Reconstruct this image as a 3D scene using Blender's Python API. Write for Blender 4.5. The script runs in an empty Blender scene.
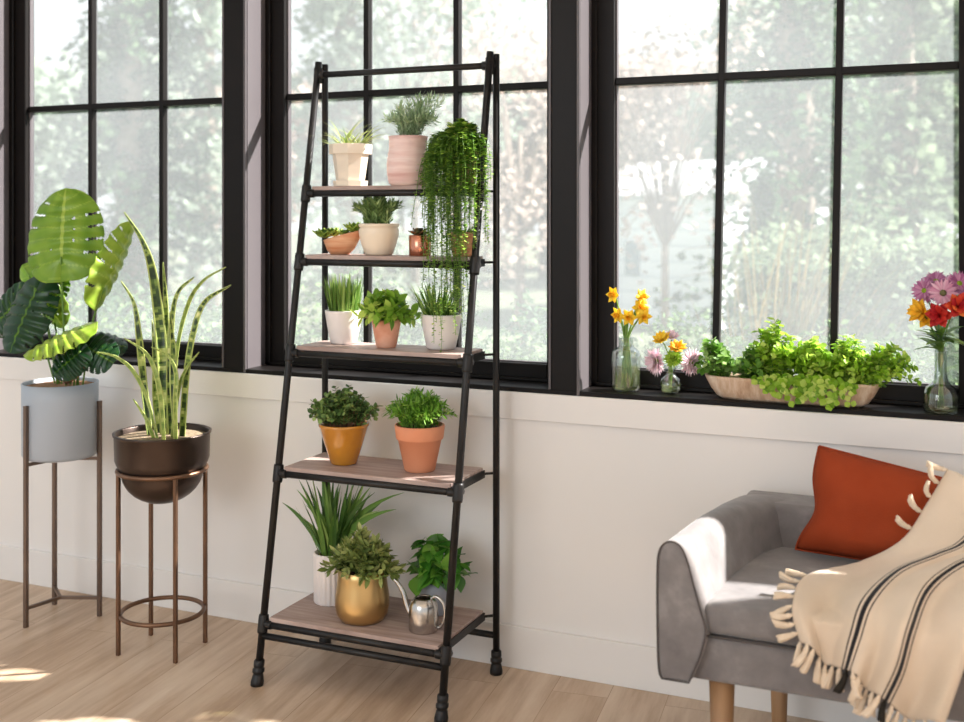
import bpy, math, random
from mathutils import Vector, Matrix, noise
PI = math.pi
R = math.radians
rnd = random.Random(7)
S = bpy.context.scene
COL = S.collection

# ------------------------------------------------------------------ calibration
F, CX, HY, EYE, CD = 1138.0, 482.0, 212.0, 1.36, 3.159
YAW = math.atan(498/1138)
CA, SA = math.cos(YAW), math.sin(YAW)
def ray(u, v):
    l = (u-CX)/F
    return Vector((l*CA-SA, l*SA+CA, -(v-HY)/F))
def atY(u, v, y):
    r = ray(u, v); t = (y+CD)/r.y
    return Vector((r.x*t, y, EYE+r.z*t))
def atZ(u, v, z):
    r = ray(u, v); t = (z-EYE)/r.z
    return Vector((r.x*t, r.y*t-CD, z))

# ------------------------------------------------------------------ materials
def lin(c):
    if isinstance(c, str):
        c = [int(c[i:i+2], 16)/255 for i in (0, 2, 4)]
        c = [x/12.92 if x <= .04045 else ((x+.055)/1.055)**2.4 for x in c]
    return (c[0], c[1], c[2], 1)
class NT:
    def __init__(s, name):
        s.m = bpy.data.materials.new(name); s.m.use_nodes = True
        s.t = s.m.node_tree; s.t.nodes.clear()
        s.out = s.n('ShaderNodeOutputMaterial')
    def n(s, typ, **k):
        nd = s.t.nodes.new(typ)
        for a, b in k.items(): setattr(nd, a, b)
        return nd
    def l(s, a, b): s.t.links.new(a, b)
    def ramp(s, fac, stops):
        r = s.n('ShaderNodeValToRGB'); e = r.color_ramp.elements
        while len(e) < len(stops): e.new(.5)
        for i, (p, c) in enumerate(stops):
            e[i].position = p; e[i].color = lin(c) if not isinstance(c, float) else (c, c, c, 1)
        s.l(fac, r.inputs[0]); return r.outputs[0]
    def noise(s, scale, detail=3, vec=None, rough=.5, coord='Object', mscale=None, rot=None):
        if vec is None:
            tc = s.n('ShaderNodeTexCoord'); vec = tc.outputs[coord]
        if mscale is not None or rot is not None:
            mp = s.n('ShaderNodeMapping')
            if mscale is not None: mp.inputs['Scale'].default_value = mscale
            if rot is not None: mp.inputs['Rotation'].default_value = rot
            s.l(vec, mp.inputs[0]); vec = mp.outputs[0]
        t = s.n('ShaderNodeTexNoise'); t.inputs['Scale'].default_value = scale
        t.inputs['Detail'].default_value = detail; t.inputs['Roughness'].default_value = rough
        s.l(vec, t.inputs['Vector']); return t.outputs['Fac']
    def bump(s, h, strength=.3, dist=.01):
        b = s.n('ShaderNodeBump'); b.inputs['Strength'].default_value = strength
        b.inputs['Distance'].default_value = dist; s.l(h, b.inputs['Height']); return b.outputs[0]
    def bsdf(s, color=None, rough=.5, metal=0., spec=.5, normal=None, sheen=0., coat=0., link=True):
        b = s.n('ShaderNodeBsdfPrincipled')
        if color is not None:
            if hasattr(color, 'is_output'): s.l(color, b.inputs['Base Color'])
            else: b.inputs['Base Color'].default_value = lin(color)
        b.inputs['Roughness'].default_value = rough; b.inputs['Metallic'].default_value = metal
        b.inputs['Specular IOR Level'].default_value = spec
        b.inputs['Sheen Weight'].default_value = sheen; b.inputs['Coat Weight'].default_value = coat
        if normal is not None: s.l(normal, b.inputs['Normal'])
        if link: s.l(b.outputs[0], s.out.inputs[0])
        return b
def plain(name, c1, c2=None, scale=8, rough=.5, metal=0., spec=.5, bump=0., bscale=80, sheen=0., coat=0., mscale=None):
    t = NT(name)
    col = c1
    if c2: col = t.ramp(t.noise(scale, 4, mscale=mscale), [(.3, c1), (.7, c2)])
    nm = t.bump(t.noise(bscale, 4), bump, .002) if bump else None
    t.bsdf(col, rough, metal, spec, nm, sheen, coat); return t.m
def leafmat(name, stops, rough=.45, trans=.3, spec=.4):
    # colour varies leaf by leaf through the 'tint' attribute
    t = NT(name)
    if name in ('iris', ) or any(k in name for k in ('strap', 'olive', 'glossy', 'fine_bright', 'small_round', 'rosemary', 'grass_blade', 'bright_broad', 'trailing', 'jade')):
        stops = [(p, [min(.9, x*g) for x, g in zip(lin(c)[:3], (1.42, 1.28, 1.15))]) for p, c in stops]
    a = t.n('ShaderNodeAttribute', attribute_name='tint')
    col = t.ramp(a.outputs['Fac'], stops)
    b = t.bsdf(col, rough, spec=spec, link=False)
    tr = t.n('ShaderNodeBsdfTranslucent'); t.l(col, tr.inputs[0])
    mx = t.n('ShaderNodeMixShader'); mx.inputs[0].default_value = trans
    t.l(b.outputs[0], mx.inputs[1]); t.l(tr.outputs[0], mx.inputs[2]); t.l(mx.outputs[0], t.out.inputs[0])
    return t.m

M = {}
M['wall'] = plain('wall_paint', 'e6e2de', 'e8e4e1', 3, .6, bump=.05, bscale=200)
M['ceiling'] = plain('ceiling_paint', 'f0eeea', rough=.8)
M['dark'] = plain('dark_window_paint', '151211', '191514', 5, .42, spec=.15)
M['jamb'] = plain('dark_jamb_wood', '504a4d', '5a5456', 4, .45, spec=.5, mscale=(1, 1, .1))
M['iron'] = plain('black_pipe_metal', '1d1b1b', '272524', 14, .4, metal=.25, spec=.35, bump=.1)
M['soil'] = plain('potting_soil', '2a1c13', '5a4330', 90, .95, bump=1., bscale=160)
M['moss'] = plain('bark_mulch', '6d4a2e', 'a67a50', 70, .95, bump=1., bscale=150)
M['pebble'] = plain('gravel', '5c4a38', '9c8a70', 120, .8, bump=1., bscale=120)
def floor_mat():
    t = NT('light_oak_planks')
    tc = t.n('ShaderNodeTexCoord')
    mp = t.n('ShaderNodeMapping'); mp.inputs['Rotation'].default_value = (0, 0, R(90-6))
    t.l(tc.outputs['Object'], mp.inputs[0])
    br = t.n('ShaderNodeTexBrick'); br.offset = .37
    br.inputs['Scale'].default_value = 1; br.inputs['Brick Width'].default_value = 1.3
    br.inputs['Row Height'].default_value = .16; br.inputs['Mortar Size'].default_value = .0012
    br.inputs['Mortar Smooth'].default_value = .3
    br.inputs['Color1'].default_value = (.2, .2, .2, 1); br.inputs['Color2'].default_value = (.8, .8, .8, 1)
    br.inputs['Mortar'].default_value = (0, 0, 0, 1)
    t.l(mp.outputs[0], br.inputs[0])
    mp2 = t.n('ShaderNodeMapping'); mp2.inputs['Scale'].default_value = (1.6, 14, 1)
    t.l(mp.outputs[0], mp2.inputs[0])
    add = t.n('ShaderNodeVectorMath'); add.operation = 'ADD'
    t.l(mp2.outputs[0], add.inputs[0]); t.l(br.outputs['Color'], add.inputs[1])
    g = t.noise(1.2, 6, vec=add.outputs[0], rough=.62)
    g2 = t.noise(.9, 2, vec=mp.outputs[0])
    mm = t.n('ShaderNodeMath', operation='MULTIPLY_ADD'); mm.inputs[1].default_value = .75
    t.l(g, mm.inputs[0])
    m2 = t.n('ShaderNodeMath', operation='MULTIPLY'); m2.inputs[1].default_value = .28; t.l(g2, m2.inputs[0]); t.l(m2.outputs[0], mm.inputs[2])
    c = t.ramp(mm.outputs[0], [(.3, 'a48a72'), (.46, 'bfa68e'), (.56, 'cfb9a3'), (.72, 'dccab6')])
    mx = t.n('ShaderNodeMix', data_type='RGBA', blend_type='MULTIPLY'); mx.inputs[0].default_value = 1
    t.l(c, mx.inputs[6]); t.l(t.ramp(br.outputs['Fac'], [(0., 'ffffff'), (1., 'ddd3ca')]), mx.inputs[7])
    mx2 = t.n('ShaderNodeMix', data_type='RGBA', blend_type='MULTIPLY'); mx2.inputs[0].default_value = 1
    t.l(mx.outputs[2], mx2.inputs[6]); t.l(t.ramp(br.outputs['Color'], [(.2, 'f4efe9'), (.8, 'ffffff')]), mx2.inputs[7])
    t.bsdf(mx2.outputs[2], .42, spec=.4, normal=t.bump(g, .08, .003)); return t.m
M['floor'] = floor_mat()
def board_mat():
    t = NT('greyed_wood_board')
    g = t.noise(2.2, 6, mscale=(2, 26, 4), rough=.6)
    t.bsdf(t.ramp(g, [(.3, '917b72'), (.5, 'a79189'), (.7, 'bda9a0')]), .5, spec=.3, normal=t.bump(g, .1, .002)); return t.m
M['board'] = board_mat()
def pane_mat():
    t = NT('hazy_window_glass')
    tp = t.n('ShaderNodeBsdfTransparent'); tl = t.n('ShaderNodeBsdfTranslucent'); gl = t.n('ShaderNodeBsdfGlossy')
    tl.inputs[0].default_value = (.93, .98, 1, 1); gl.inputs['Roughness'].default_value = .35
    ns = t.noise(1.3, 3)
    f = t.n('ShaderNodeMapRange'); f.inputs[3].default_value = PANE_VEIL*.75; f.inputs[4].default_value = PANE_VEIL*1.25
    f.inputs[1].default_value = .3; f.inputs[2].default_value = .7
    t.l(ns, f.inputs[0])
    m1 = t.n('ShaderNodeMixShader'); t.l(f.outputs[0], m1.inputs[0]); t.l(tp.outputs[0], m1.inputs[1]); t.l(tl.outputs[0], m1.inputs[2])
    m2 = t.n('ShaderNodeMixShader'); m2.inputs[0].default_value = .02; t.l(m1.outputs[0], m2.inputs[1]); t.l(gl.outputs[0], m2.inputs[2])
    t.l(m2.outputs[0], t.out.inputs[0]); return t.m
PANE_VEIL = .088
M['pane'] = pane_mat()
def clear_glass(name, tint='ffffff', refl=.12):
    t = NT(name)
    tp = t.n('ShaderNodeBsdfTransparent'); tp.inputs[0].default_value = lin(tint)
    gl = t.n('ShaderNodeBsdfGlossy'); gl.inputs['Roughness'].default_value = .03
    fr = t.n('ShaderNodeLayerWeight'); fr.inputs[0].default_value = .35
    mr = t.n('ShaderNodeMapRange'); mr.inputs[3].default_value = refl*.35; mr.inputs[4].default_value = min(1, refl*4)
    t.l(fr.outputs['Facing'], mr.inputs[0])
    mx = t.n('ShaderNodeMixShader'); t.l(mr.outputs[0], mx.inputs[0]); t.l(tp.outputs[0], mx.inputs[1]); t.l(gl.outputs[0], mx.inputs[2])
    t.l(mx.outputs[0], t.out.inputs[0]); return t.m
M['vase'] = clear_glass('clear_vase_glass', 'f2f6f4', .16)
def water():
    t = NT('vase_water')
    tp = t.n('ShaderNodeBsdfTransparent'); tp.inputs[0].default_value = lin('f1f3dc')
    df = t.n('ShaderNodeBsdfTranslucent'); df.inputs[0].default_value = lin('f2f2c8')
    mx = t.n('ShaderNodeMixShader'); mx.inputs[0].default_value = .14; t.l(tp.outputs[0], mx.inputs[1]); t.l(df.outputs[0], mx.inputs[2])
    t.l(mx.outputs[0], t.out.inputs[0]); return t.m
M['water'] = water()
def velvet():
    t = NT('grey_velvet')
    n = t.noise(9, 5, rough=.6)
    c = t.ramp(n, [(.3, '6a6565'), (.55, '7f7a79'), (.72, '95908e')])
    t.bsdf(c, .75, spec=.2, sheen=.25, normal=t.bump(t.noise(25, 4), .25, .004)); return t.m
M['velvet'] = velvet()
M['velvet_edge'] = plain('dark_grey_velvet_edge', '57514f', '5e5856', 8, .9, spec=.1)
M['rust'] = plain('rust_linen', '8f3a1e', '984124', 12, .85, bump=.4, bscale=350, spec=.1)
M['oak'] = plain('oak_leg', '8f6a48', 'a9825c', 6, .45, mscale=(6, 6, .8))
def throw_mat():
    t = NT('cream_woven_throw')
    uv = t.n('ShaderNodeUVMap'); sp = t.n('ShaderNodeSeparateXYZ'); t.l(uv.outputs[0], sp.inputs[0])
    def st(c, w, dark='1d1b1e'):
        a = [(0, 'ffffff')]
        return [(c-w, 'd9c4ad'), (c-w+.001, dark), (c+w, dark), (c+w+.001, 'd9c4ad')]
    stops = [(0, 'd9c4ad')]
    for c in (1/3, 2/3):
        for o, w in ((-.03, .004), (0, .0115), (.03, .004)):
            stops += st(c+o, w)
    r = t.ramp(sp.outputs[0], [(0, 'd9c4ad'), (1, 'd9c4ad')])
    # too many stops for one ramp: build with math instead
    t.t.nodes.remove(r.node)
    tot = None
    for c in (1/3, 2/3):
        for o, w in ((-.029, .0042), (0, .012), (.029, .0042)):
            d = t.n('ShaderNodeMath', operation='COMPARE'); d.inputs[1].default_value = c+o; d.inputs[2].default_value = w
            t.l(sp.outputs[0], d.inputs[0])
            if tot is None: tot = d.outputs[0]
            else:
                a = t.n('ShaderNodeMath', operation='MAXIMUM'); t.l(tot, a.inputs[0]); t.l(d.outputs[0], a.inputs[1]); tot = a.outputs[0]
    n = t.noise(220, 2)
    base = t.ramp(t.noise(5, 3), [(.35, 'd2bfa9'), (.65, 'dccab6')])
    mx = t.n('ShaderNodeMix', data_type='RGBA'); t.l(tot, mx.inputs[0]); t.l(base, mx.inputs[6]); mx.inputs[7].default_value = lin('232125')
    t.bsdf(mx.outputs[2], .9, spec=.1, sheen=.15, normal=t.bump(n, .5, .002)); return t.m
M['throw'] = throw_mat()
M['fringe'] = plain('cream_cotton_fringe', 'dac5ac', 'e6d4be', 60, .9, bump=.6, bscale=300, spec=.1)
M['fringe_dark'] = plain('charcoal_cotton_fringe', '26231f', '39342f', 60, .9, bump=.6, bscale=300, spec=.1)
M['greypot'] = plain('pale_grey_glaze', 'a2abb6', 'abb3bd', 3, .45)
M['stand'] = plain('grey_bronze_metal', '6b5a50', '7e6c60', 10, .4, metal=.7)
M['bronze'] = plain('bronze_metal', '6a503f', '80614c', 10, .38, metal=.75)
M['bowl'] = plain('dark_bronze_metal', '40352f', '4c403a', 6, .36, metal=.8)
M['cream'] = plain('cream_ceramic', 'e6d4bd', 'ecdcc6', 5, .35)
M['hex'] = plain('ivory_stoneware', 'ded0bd', 'e4d7c5', 5, .45)
M['pink'] = plain('pink_washed_clay', 'd0a59e', 'efdad4', 5, .8, bump=.3, bscale=60, mscale=(1, 1, 9))
M['terra'] = plain('terracotta', 'd98a64', 'e09a76', 7, .7, bump=.2)
M['terra_old'] = plain('weathered_terracotta', 'cf8667', 'e3b199', 16, .85, bump=.3)
M['terra_band'] = plain('banded_terracotta', 'cc7e50', 'e6b68f', 9, .7, mscale=(1, 1, 8))
M['white'] = plain('white_ceramic', 'e6deda', 'ebe4e0', 4, .4)
M['copper'] = plain('copper', 'c98468', 'd09078', 6, .22, metal=1)
M['mustard'] = plain('mustard_glaze', 'b6741c', 'c98a2c', 9, .18, coat=.5, spec=.6)
M['gold'] = plain('brushed_gold', 'c4a36c', 'ceb07c', 5, .33, metal=1)
M['steel'] = plain('brushed_steel', 'b9b5b0', 'c6c3be', 6, .25, metal=1, mscale=(1, 1, 12))
M['bluegrey'] = plain('blue_grey_glaze', '9a9fab', 'a8acb6', 5, .4)
def trough():
    t = NT('whitewashed_wood')
    g = t.noise(5, 6, mscale=(9, 9, 1.3), rough=.65)
    t.bsdf(t.ramp(g, [(.3, 'a88468'), (.5, 'c6a98f'), (.68, 'd9c6b2')]), .8, normal=t.bump(g, .3, .003)); return t.m
M['trough'] = trough()
G = {}
G['monstera'] = leafmat('monstera_leaf', [(0, '0c2a16'), (.35, '1d4a22'), (.6, '6f9a1e'), (.8, '95b73a'), (1, 'bfd15c')], .32, .3, .5)
G['snake'] = leafmat('snake_leaf', [(0, '24371a'), (.35, '3f5a26'), (.6, '7f9a45'), (.8, 'aebc66'), (1, 'd8dc94')], .35, .15)
G['pale'] = leafmat('pale_spiky_leaf', [(0, '6f8c3c'), (.5, 'a3b364'), (1, 'd0d394')], .5, .3)
G['sage'] = leafmat('grey_green_needle', [(0, '7d9a6c'), (.5, 'a6bd92'), (1, 'cdd9b8')], .5, .3)
G['pearl'] = leafmat('trailing_button_leaf', [(0, '315419'), (.4, '5a872a'), (.8, '93b94e'), (1, 'd6e494')], .4, .3)
G['rosemary'] = leafmat('rosemary_needle', [(0, '3a5630'), (.5, '668650'), (1, 'a3b985')], .5, .25)
G['succ'] = leafmat('jade_leaf', [(0, '3f6124'), (.5, '678a34'), (1, '9bb453')], .35, .25)
G['succred'] = leafmat('bronze_green_leaf', [(0, '43402a'), (.5, '6d6a44'), (1, '94603f')], .4, .2)
G['grass'] = leafmat('grass_blade', [(0, '365920'), (.5, '5f883a'), (1, 'a0bd6e')], .45, .3)
G['broad'] = leafmat('bright_broad_leaf', [(0, '4a7a26'), (.5, '7aa63c'), (1, 'b4cf6c')], .4, .3)
G['euca'] = leafmat('small_round_leaf', [(0, '2a4722'), (.5, '52733e'), (1, '93b06c')], .42, .25)
G['fern'] = leafmat('fine_bright_leaf', [(0, '3a691f'), (.5, '639732'), (1, '9cc066')], .45, .3)
G['iris'] = leafmat('strap_leaf', [(0, '2f5222'), (.5, '557e3a'), (1, '93b266')], .38, .25)
G['olive'] = leafmat('olive_leaf', [(0, '3f542c'), (.5, '71854a'), (1, 'b0bb80')], .42, .2)
G['basil'] = leafmat('glossy_leaf', [(0, '235419'), (.5, '3f7c2a'), (1, '79a94a')], .3, .25, .5)
G['herb'] = leafmat('herb_leaf', [(0, '6a9a22'), (.5, 'a3cc3c'), (1, 'dcec80')], .45, .5)
G['herbdark'] = leafmat('dark_herb_leaf', [(0, '41701f'), (.5, '6c9c38'), (1, 'bdd390')], .45, .4)
G['stem'] = leafmat('green_stem', [(0, '4f7a2a'), (1, '8fae56')], .45, .1)
G['brown'] = plain('woody_stem', '6b4a30', '8a6444', 20, .8)
G['yellow'] = leafmat('yellow_petal', [(0, 'f5c800'), (1, 'ffe650')], .6, .4)
G['orange'] = leafmat('orange_petal', [(0, 'f4b600'), (1, 'fbd040')], .6, .4)
G['pinkp'] = leafmat('pink_petal', [(0, 'd98fb4'), (1, 'f2cddd')], .6, .4)
G['palepink'] = leafmat('pale_pink_petal', [(0, 'f0cfdb'), (1, 'fbeef3')], .6, .4)
G['mauve'] = leafmat('mauve_petal', [(0, 'b9679d'), (1, 'e0a8cc')], .6, .4)
G['red'] = leafmat('red_petal', [(0, 'b01526'), (.7, 'd63b2c'), (1, 'f08c3c')], .6, .35)
G['lime'] = leafmat('lime_petal', [(0, '7fa81e'), (1, 'b4d148')], .6, .35)
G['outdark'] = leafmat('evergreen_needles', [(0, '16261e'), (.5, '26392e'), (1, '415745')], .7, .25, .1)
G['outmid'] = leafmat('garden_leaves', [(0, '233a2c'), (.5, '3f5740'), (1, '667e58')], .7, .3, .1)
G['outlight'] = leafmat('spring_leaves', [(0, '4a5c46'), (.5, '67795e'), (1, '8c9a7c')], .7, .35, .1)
G['outfar'] = leafmat('haze_paled_leaves', [(0, '7d8c7c'), (.5, '9aa896'), (1, 'b6c0ac')], .8, .3, .05)  # distance haze mixed into the leaf colour
G['outfarpink'] = leafmat('haze_paled_twigs', [(0, 'a08e84'), (.5, 'baa89c'), (1, 'd0c2b6')], .8, .3, .05)  # pinkish twigs, lightened in colour to stand for haze
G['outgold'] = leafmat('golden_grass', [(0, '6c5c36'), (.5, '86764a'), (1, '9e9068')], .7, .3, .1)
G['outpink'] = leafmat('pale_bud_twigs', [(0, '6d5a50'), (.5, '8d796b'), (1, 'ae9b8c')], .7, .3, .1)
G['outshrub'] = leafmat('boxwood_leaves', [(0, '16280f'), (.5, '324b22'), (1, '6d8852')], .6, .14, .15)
M['bark'] = plain('grey_bark', '7b6b5e', '94877a', 12, .9, bump=.4, bscale=30)
M['lawn'] = plain('garden_ground', '3a442c', '55583f', 1.5, .95)
M['roof'] = plain('pale_shingle_roof', 'aeb0b2', 'bcbdbd', 10, .9)
def siding():
    t = NT('white_clapboard')
    w = t.n('ShaderNodeTexWave'); w.bands_direction = 'Z'; w.wave_profile = 'SAW'; w.inputs['Scale'].default_value = 1.15
    tc = t.n('ShaderNodeTexCoord'); t.l(tc.outputs['Object'], w.inputs[0])
    c = t.ramp(w.outputs['Fac'], [(0, 'aab4c0'), (.14, 'dfe4ea'), (1, 'e8ecf0')])
    t.bsdf(c, .6, normal=t.bump(w.outputs['Fac'], .5, .03)); return t.m
M['siding'] = siding()
M['darkglass'] = plain('dark_house_window', '6f7f86', rough=.1)

# ------------------------------------------------------------------ mesh helpers
def V(*a): return Vector(a[0]) if len(a) == 1 else Vector(a)
class MB:
    def __init__(s): s.v = []; s.f = []; s.c = []; s.mi = []; s.uv = None; s.cm = 0
    def face(s, idx, c=.5): s.f.append(idx); s.c.append(c); s.mi.append(s.cm)
    def box(s, x0, x1, y0, y1, z0, z1):
        b = len(s.v)
        s.v += [(x, y, z) for z in (z0, z1) for y in (y0, y1) for x in (x0, x1)]
        for q in ((0, 2, 3, 1), (4, 5, 7, 6), (0, 1, 5, 4), (2, 6, 7, 3), (0, 4, 6, 2), (1, 3, 7, 5)):
            s.face(tuple(b+i for i in q))
        return s
    def bar(s, a, b, w, h=None, up=(0, 0, 1)):
        a, b = V(a), V(b); h = h or w
        d = (b-a).normalized(); sd = d.cross(V(up))
        if sd.length < 1e-4: sd = d.cross(V(0, 1, 0))
        sd.normalize(); n = sd.cross(d)
        k = len(s.v)
        for p in (a, b):
            for i, j in ((-1, -1), (1, -1), (1, 1), (-1, 1)): s.v.append(tuple(p+sd*(i*w/2)+n*(j*h/2)))
        for q in ((0, 3, 2, 1), (4, 5, 6, 7), (0, 1, 5, 4), (1, 2, 6, 5), (2, 3, 7, 6), (3, 0, 4, 7)):
            s.face(tuple(k+i for i in q))
        return s
    def tube(s, pts, r, n=10, c=.5, cap=True):
        pts = [V(p) for p in pts]; m = len(pts)
        rs = r if isinstance(r, (list, tuple)) else [r]*m
        k = len(s.v); prev = None
        for i, p in enumerate(pts):
            d = (pts[min(i+1, m-1)]-pts[max(i-1, 0)])
            if d.length < 1e-9: d = V(0, 0, 1)
            d.normalize()
            if prev is None:
                a = d.cross(V(0, 0, 1))
                if a.length < .05: a = d.cross(V(1, 0, 0))
            else:
                a = prev-d*prev.dot(d)
                if a.length < 1e-4: a = d.cross(V(1, 0, 0))
            a.normalize(); prev = a; b = d.cross(a)
            for j in range(n):
                t = 2*PI*j/n; s.v.append(tuple(p+(a*math.cos(t)+b*math.sin(t))*rs[i]))
        for i in range(m-1):
            for j in range(n):
                s.face((k+i*n+j, k+i*n+(j+1) % n, k+(i+1)*n+(j+1) % n, k+(i+1)*n+j), c)
        if cap:
            s.face(tuple(k+j for j in range(n))[::-1], c); s.face(tuple(k+(m-1)*n+j for j in range(n)), c)
        return s
    def ring(s, c0, rad, r, n=48, k=8):
        pts = [V(c0)+V(math.cos(2*PI*i/n)*rad, math.sin(2*PI*i/n)*rad, 0) for i in range(n)]
        b = len(s.v)
        for i in range(n):
            o = (pts[i]-V(c0)).normalized()
            for j in range(k):
                t = 2*PI*j/k; s.v.append(tuple(pts[i]+o*math.cos(t)*r+V(0, 0, math.sin(t)*r)))
        for i in range(n):
            for j in range(k):
                i2 = (i+1) % n; j2 = (j+1) % k
                s.face((b+i*k+j, b+i2*k+j, b+i2*k+j2, b+i*k+j2))
        return s
    def lathe(s, prof, c0=(0, 0, 0), n=40, rot=0., sx=1., sy=1., fn=None, cap0=True, cap1=False):
        k = len(s.v)
        for i, (r, z) in enumerate(prof):
            for j in range(n):
                t = rot+2*PI*j/n; rr = r*(fn(t, z) if fn else 1)
                s.v.append((c0[0]+rr*math.cos(t)*sx, c0[1]+rr*math.sin(t)*sy, c0[2]+z))
        for i in range(len(prof)-1):
            for j in range(n):
                s.face((k+i*n+j, k+i*n+(j+1) % n, k+(i+1)*n+(j+1) % n, k+(i+1)*n+j))
        if cap0: s.face(tuple(k+j for j in range(n))[::-1])
        if cap1: s.face(tuple(k+(len(prof)-1)*n+j for j in range(n)))
        return s
    def blade(s, p, d, L, W, bend=(0, 0, -.6), prof='lance', n=4, c=.5, fold=.25, side=None, cc=None):
        p = V(p); d = V(d).normalized(); bend = V(bend)
        if side is None:
            side = d.cross(V(0, 0, 1))
            if side.length < .1: side = V(rnd.uniform(-1, 1), rnd.uniform(-1, 1), 0)
            side.normalize()
        else: side = V(side)
        k = len(s.v); st = L/n
        for i in range(n+1):
            t = i/n
            if prof == 'lance': w = math.sin(PI*min(1, t*.93+.07))**.8
            elif prof == 'grass': w = min(1, .6+t)*(1-t**2.2)
            elif prof == 'oval': w = math.sqrt(max(0, 1-(2*t-1)**2))*1.0
            elif prof == 'tear': w = math.sin(PI*t**.75)
            else: w = 1
            w = max(w, .04)*W/2
            sd = (side-d*side.dot(d)).normalized(); nn = sd.cross(d)
            s.v += [tuple(p-sd*w), tuple(p-nn*(w*fold)), tuple(p+sd*w)]
            p = p+d*st; d = (d+bend*(st/L)).normalized()
        for i in range(n):
            a = k+i*3; cv = c if cc is None else cc(i/n)
            s.face((a, a+1, a+4, a+3), cv); s.face((a+1, a+2, a+5, a+4), cv)
        return s
    def build(s, name, mat, parent=None, smooth=True, world=False, bevel=0., bseg=2, solid=0., sub=0):
        off = V(0, 0, 0)
        if world and parent is not None: off = V(parent.location)
        me = bpy.data.meshes.new(name)
        me.from_pydata([(a[0]-off.x, a[1]-off.y, a[2]-off.z) for a in s.v] if world else s.v, [], s.f)
        mats = mat if isinstance(mat, list) else [mat]
        for m_ in mats: me.materials.append(m_)
        if len(mats) > 1: me.polygons.foreach_set('material_index', s.mi)
        at = me.attributes.new('tint', 'FLOAT', 'FACE'); at.data.foreach_set('value', s.c)
        if s.uv:
            ul = me.uv_layers.new(name='UVMap')
            for lp in me.loops: ul.data[lp.index].uv = s.uv[lp.vertex_index]
        me.polygons.foreach_set('use_smooth', [smooth]*len(s.f)); me.update()
        o = bpy.data.objects.new(name, me); COL.objects.link(o)
        if parent is not None: o.parent = parent
        if bevel:
            m = o.modifiers.new('bevel', 'BEVEL'); m.width = bevel; m.segments = bseg; m.limit_method = 'ANGLE'; m.angle_limit = R(35)
            m.harden_normals = False
        if solid:
            m = o.modifiers.new('solid', 'SOLIDIFY'); m.thickness = solid; m.offset = 0
        if sub:
            m = o.modifiers.new('sub', 'SUBSURF'); m.levels = sub; m.render_levels = sub
        return o
def thing(name, label, cat, loc=(0, 0, 0), group=None, kind=None, rotz=0.):
    o = bpy.data.objects.new(name, None); COL.objects.link(o); o.location = loc; o.rotation_euler = (0, 0, rotz)
    o.empty_display_size = .05
    return tag(o, label, cat, group, kind)
def tag(o, label=None, cat=None, group=None, kind=None):
    if label: o['label'] = label
    if cat: o['category'] = cat
    if group: o['group'] = group
    if kind: o['kind'] = kind
    return o
def cr(pts, n=8):      # Catmull-Rom through points
    P = [V(p) for p in pts]; P = [P[0]*2-P[1]]+P+[P[-1]*2-P[-2]]; out = []
    for i in range(1, len(P)-2):
        for j in range(n):
            t = j/n; a, b, c, d = P[i-1:i+3]
            out.append(.5*((2*b)+(c-a)*t+(2*a-5*b+4*c-d)*t*t+(3*b-a-3*c+d)*t**3))
    out.append(P[-2]); return out
def U(a, b): return rnd.uniform(a, b)

# ------------------------------------------------------------------ room shell
def struct(mb, name, mat, label=None, cat=None, bevel=0., smooth=False):
    o = mb.build(name, mat, smooth=smooth, bevel=bevel)
    return tag(o, label, cat, kind='structure')
SILL = .837
struct(MB().box(-5.2, 3., -6.5, .3, -.06, 0), 'floor', M['floor'], 'light oak plank floor in front of the windows', 'floor')
w = MB(); w.box(-5.2, 3., 0, .3, 0, .81)
w.box(-5.2, -3.5, 0, .3, .81, 3.0); w.box(-5.2, 3., 0, .3, 2.72, 3.0); w.box(.90, 3., 0, .3, .81, 2.72); w.box(.095, .755, 0.002, .3, .838, 1.25)  # last box: infill added under the unseen window to block sun on pillow and throw
struct(w, 'wall_back', M['wall'], 'white panelled wall below the black windows', 'wall')
struct(MB().box(-5.2, 3., -6.5, .3, 3.0, 3.1), 'ceiling', M['ceiling'], 'white ceiling above the windows', 'ceiling')
struct(MB().box(-5.2, 3., -.013, .0, 0, .125), 'baseboard_back', M['wall'], 'tall plain white baseboard along the foot of the window wall', 'baseboard', .002)
struct(MB().box(-5.2, 3., -.012, .0, .742, .823), 'trim_1', M['wall'], 'white flat rail of panelling just under the window sills', 'trim', .002)

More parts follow.
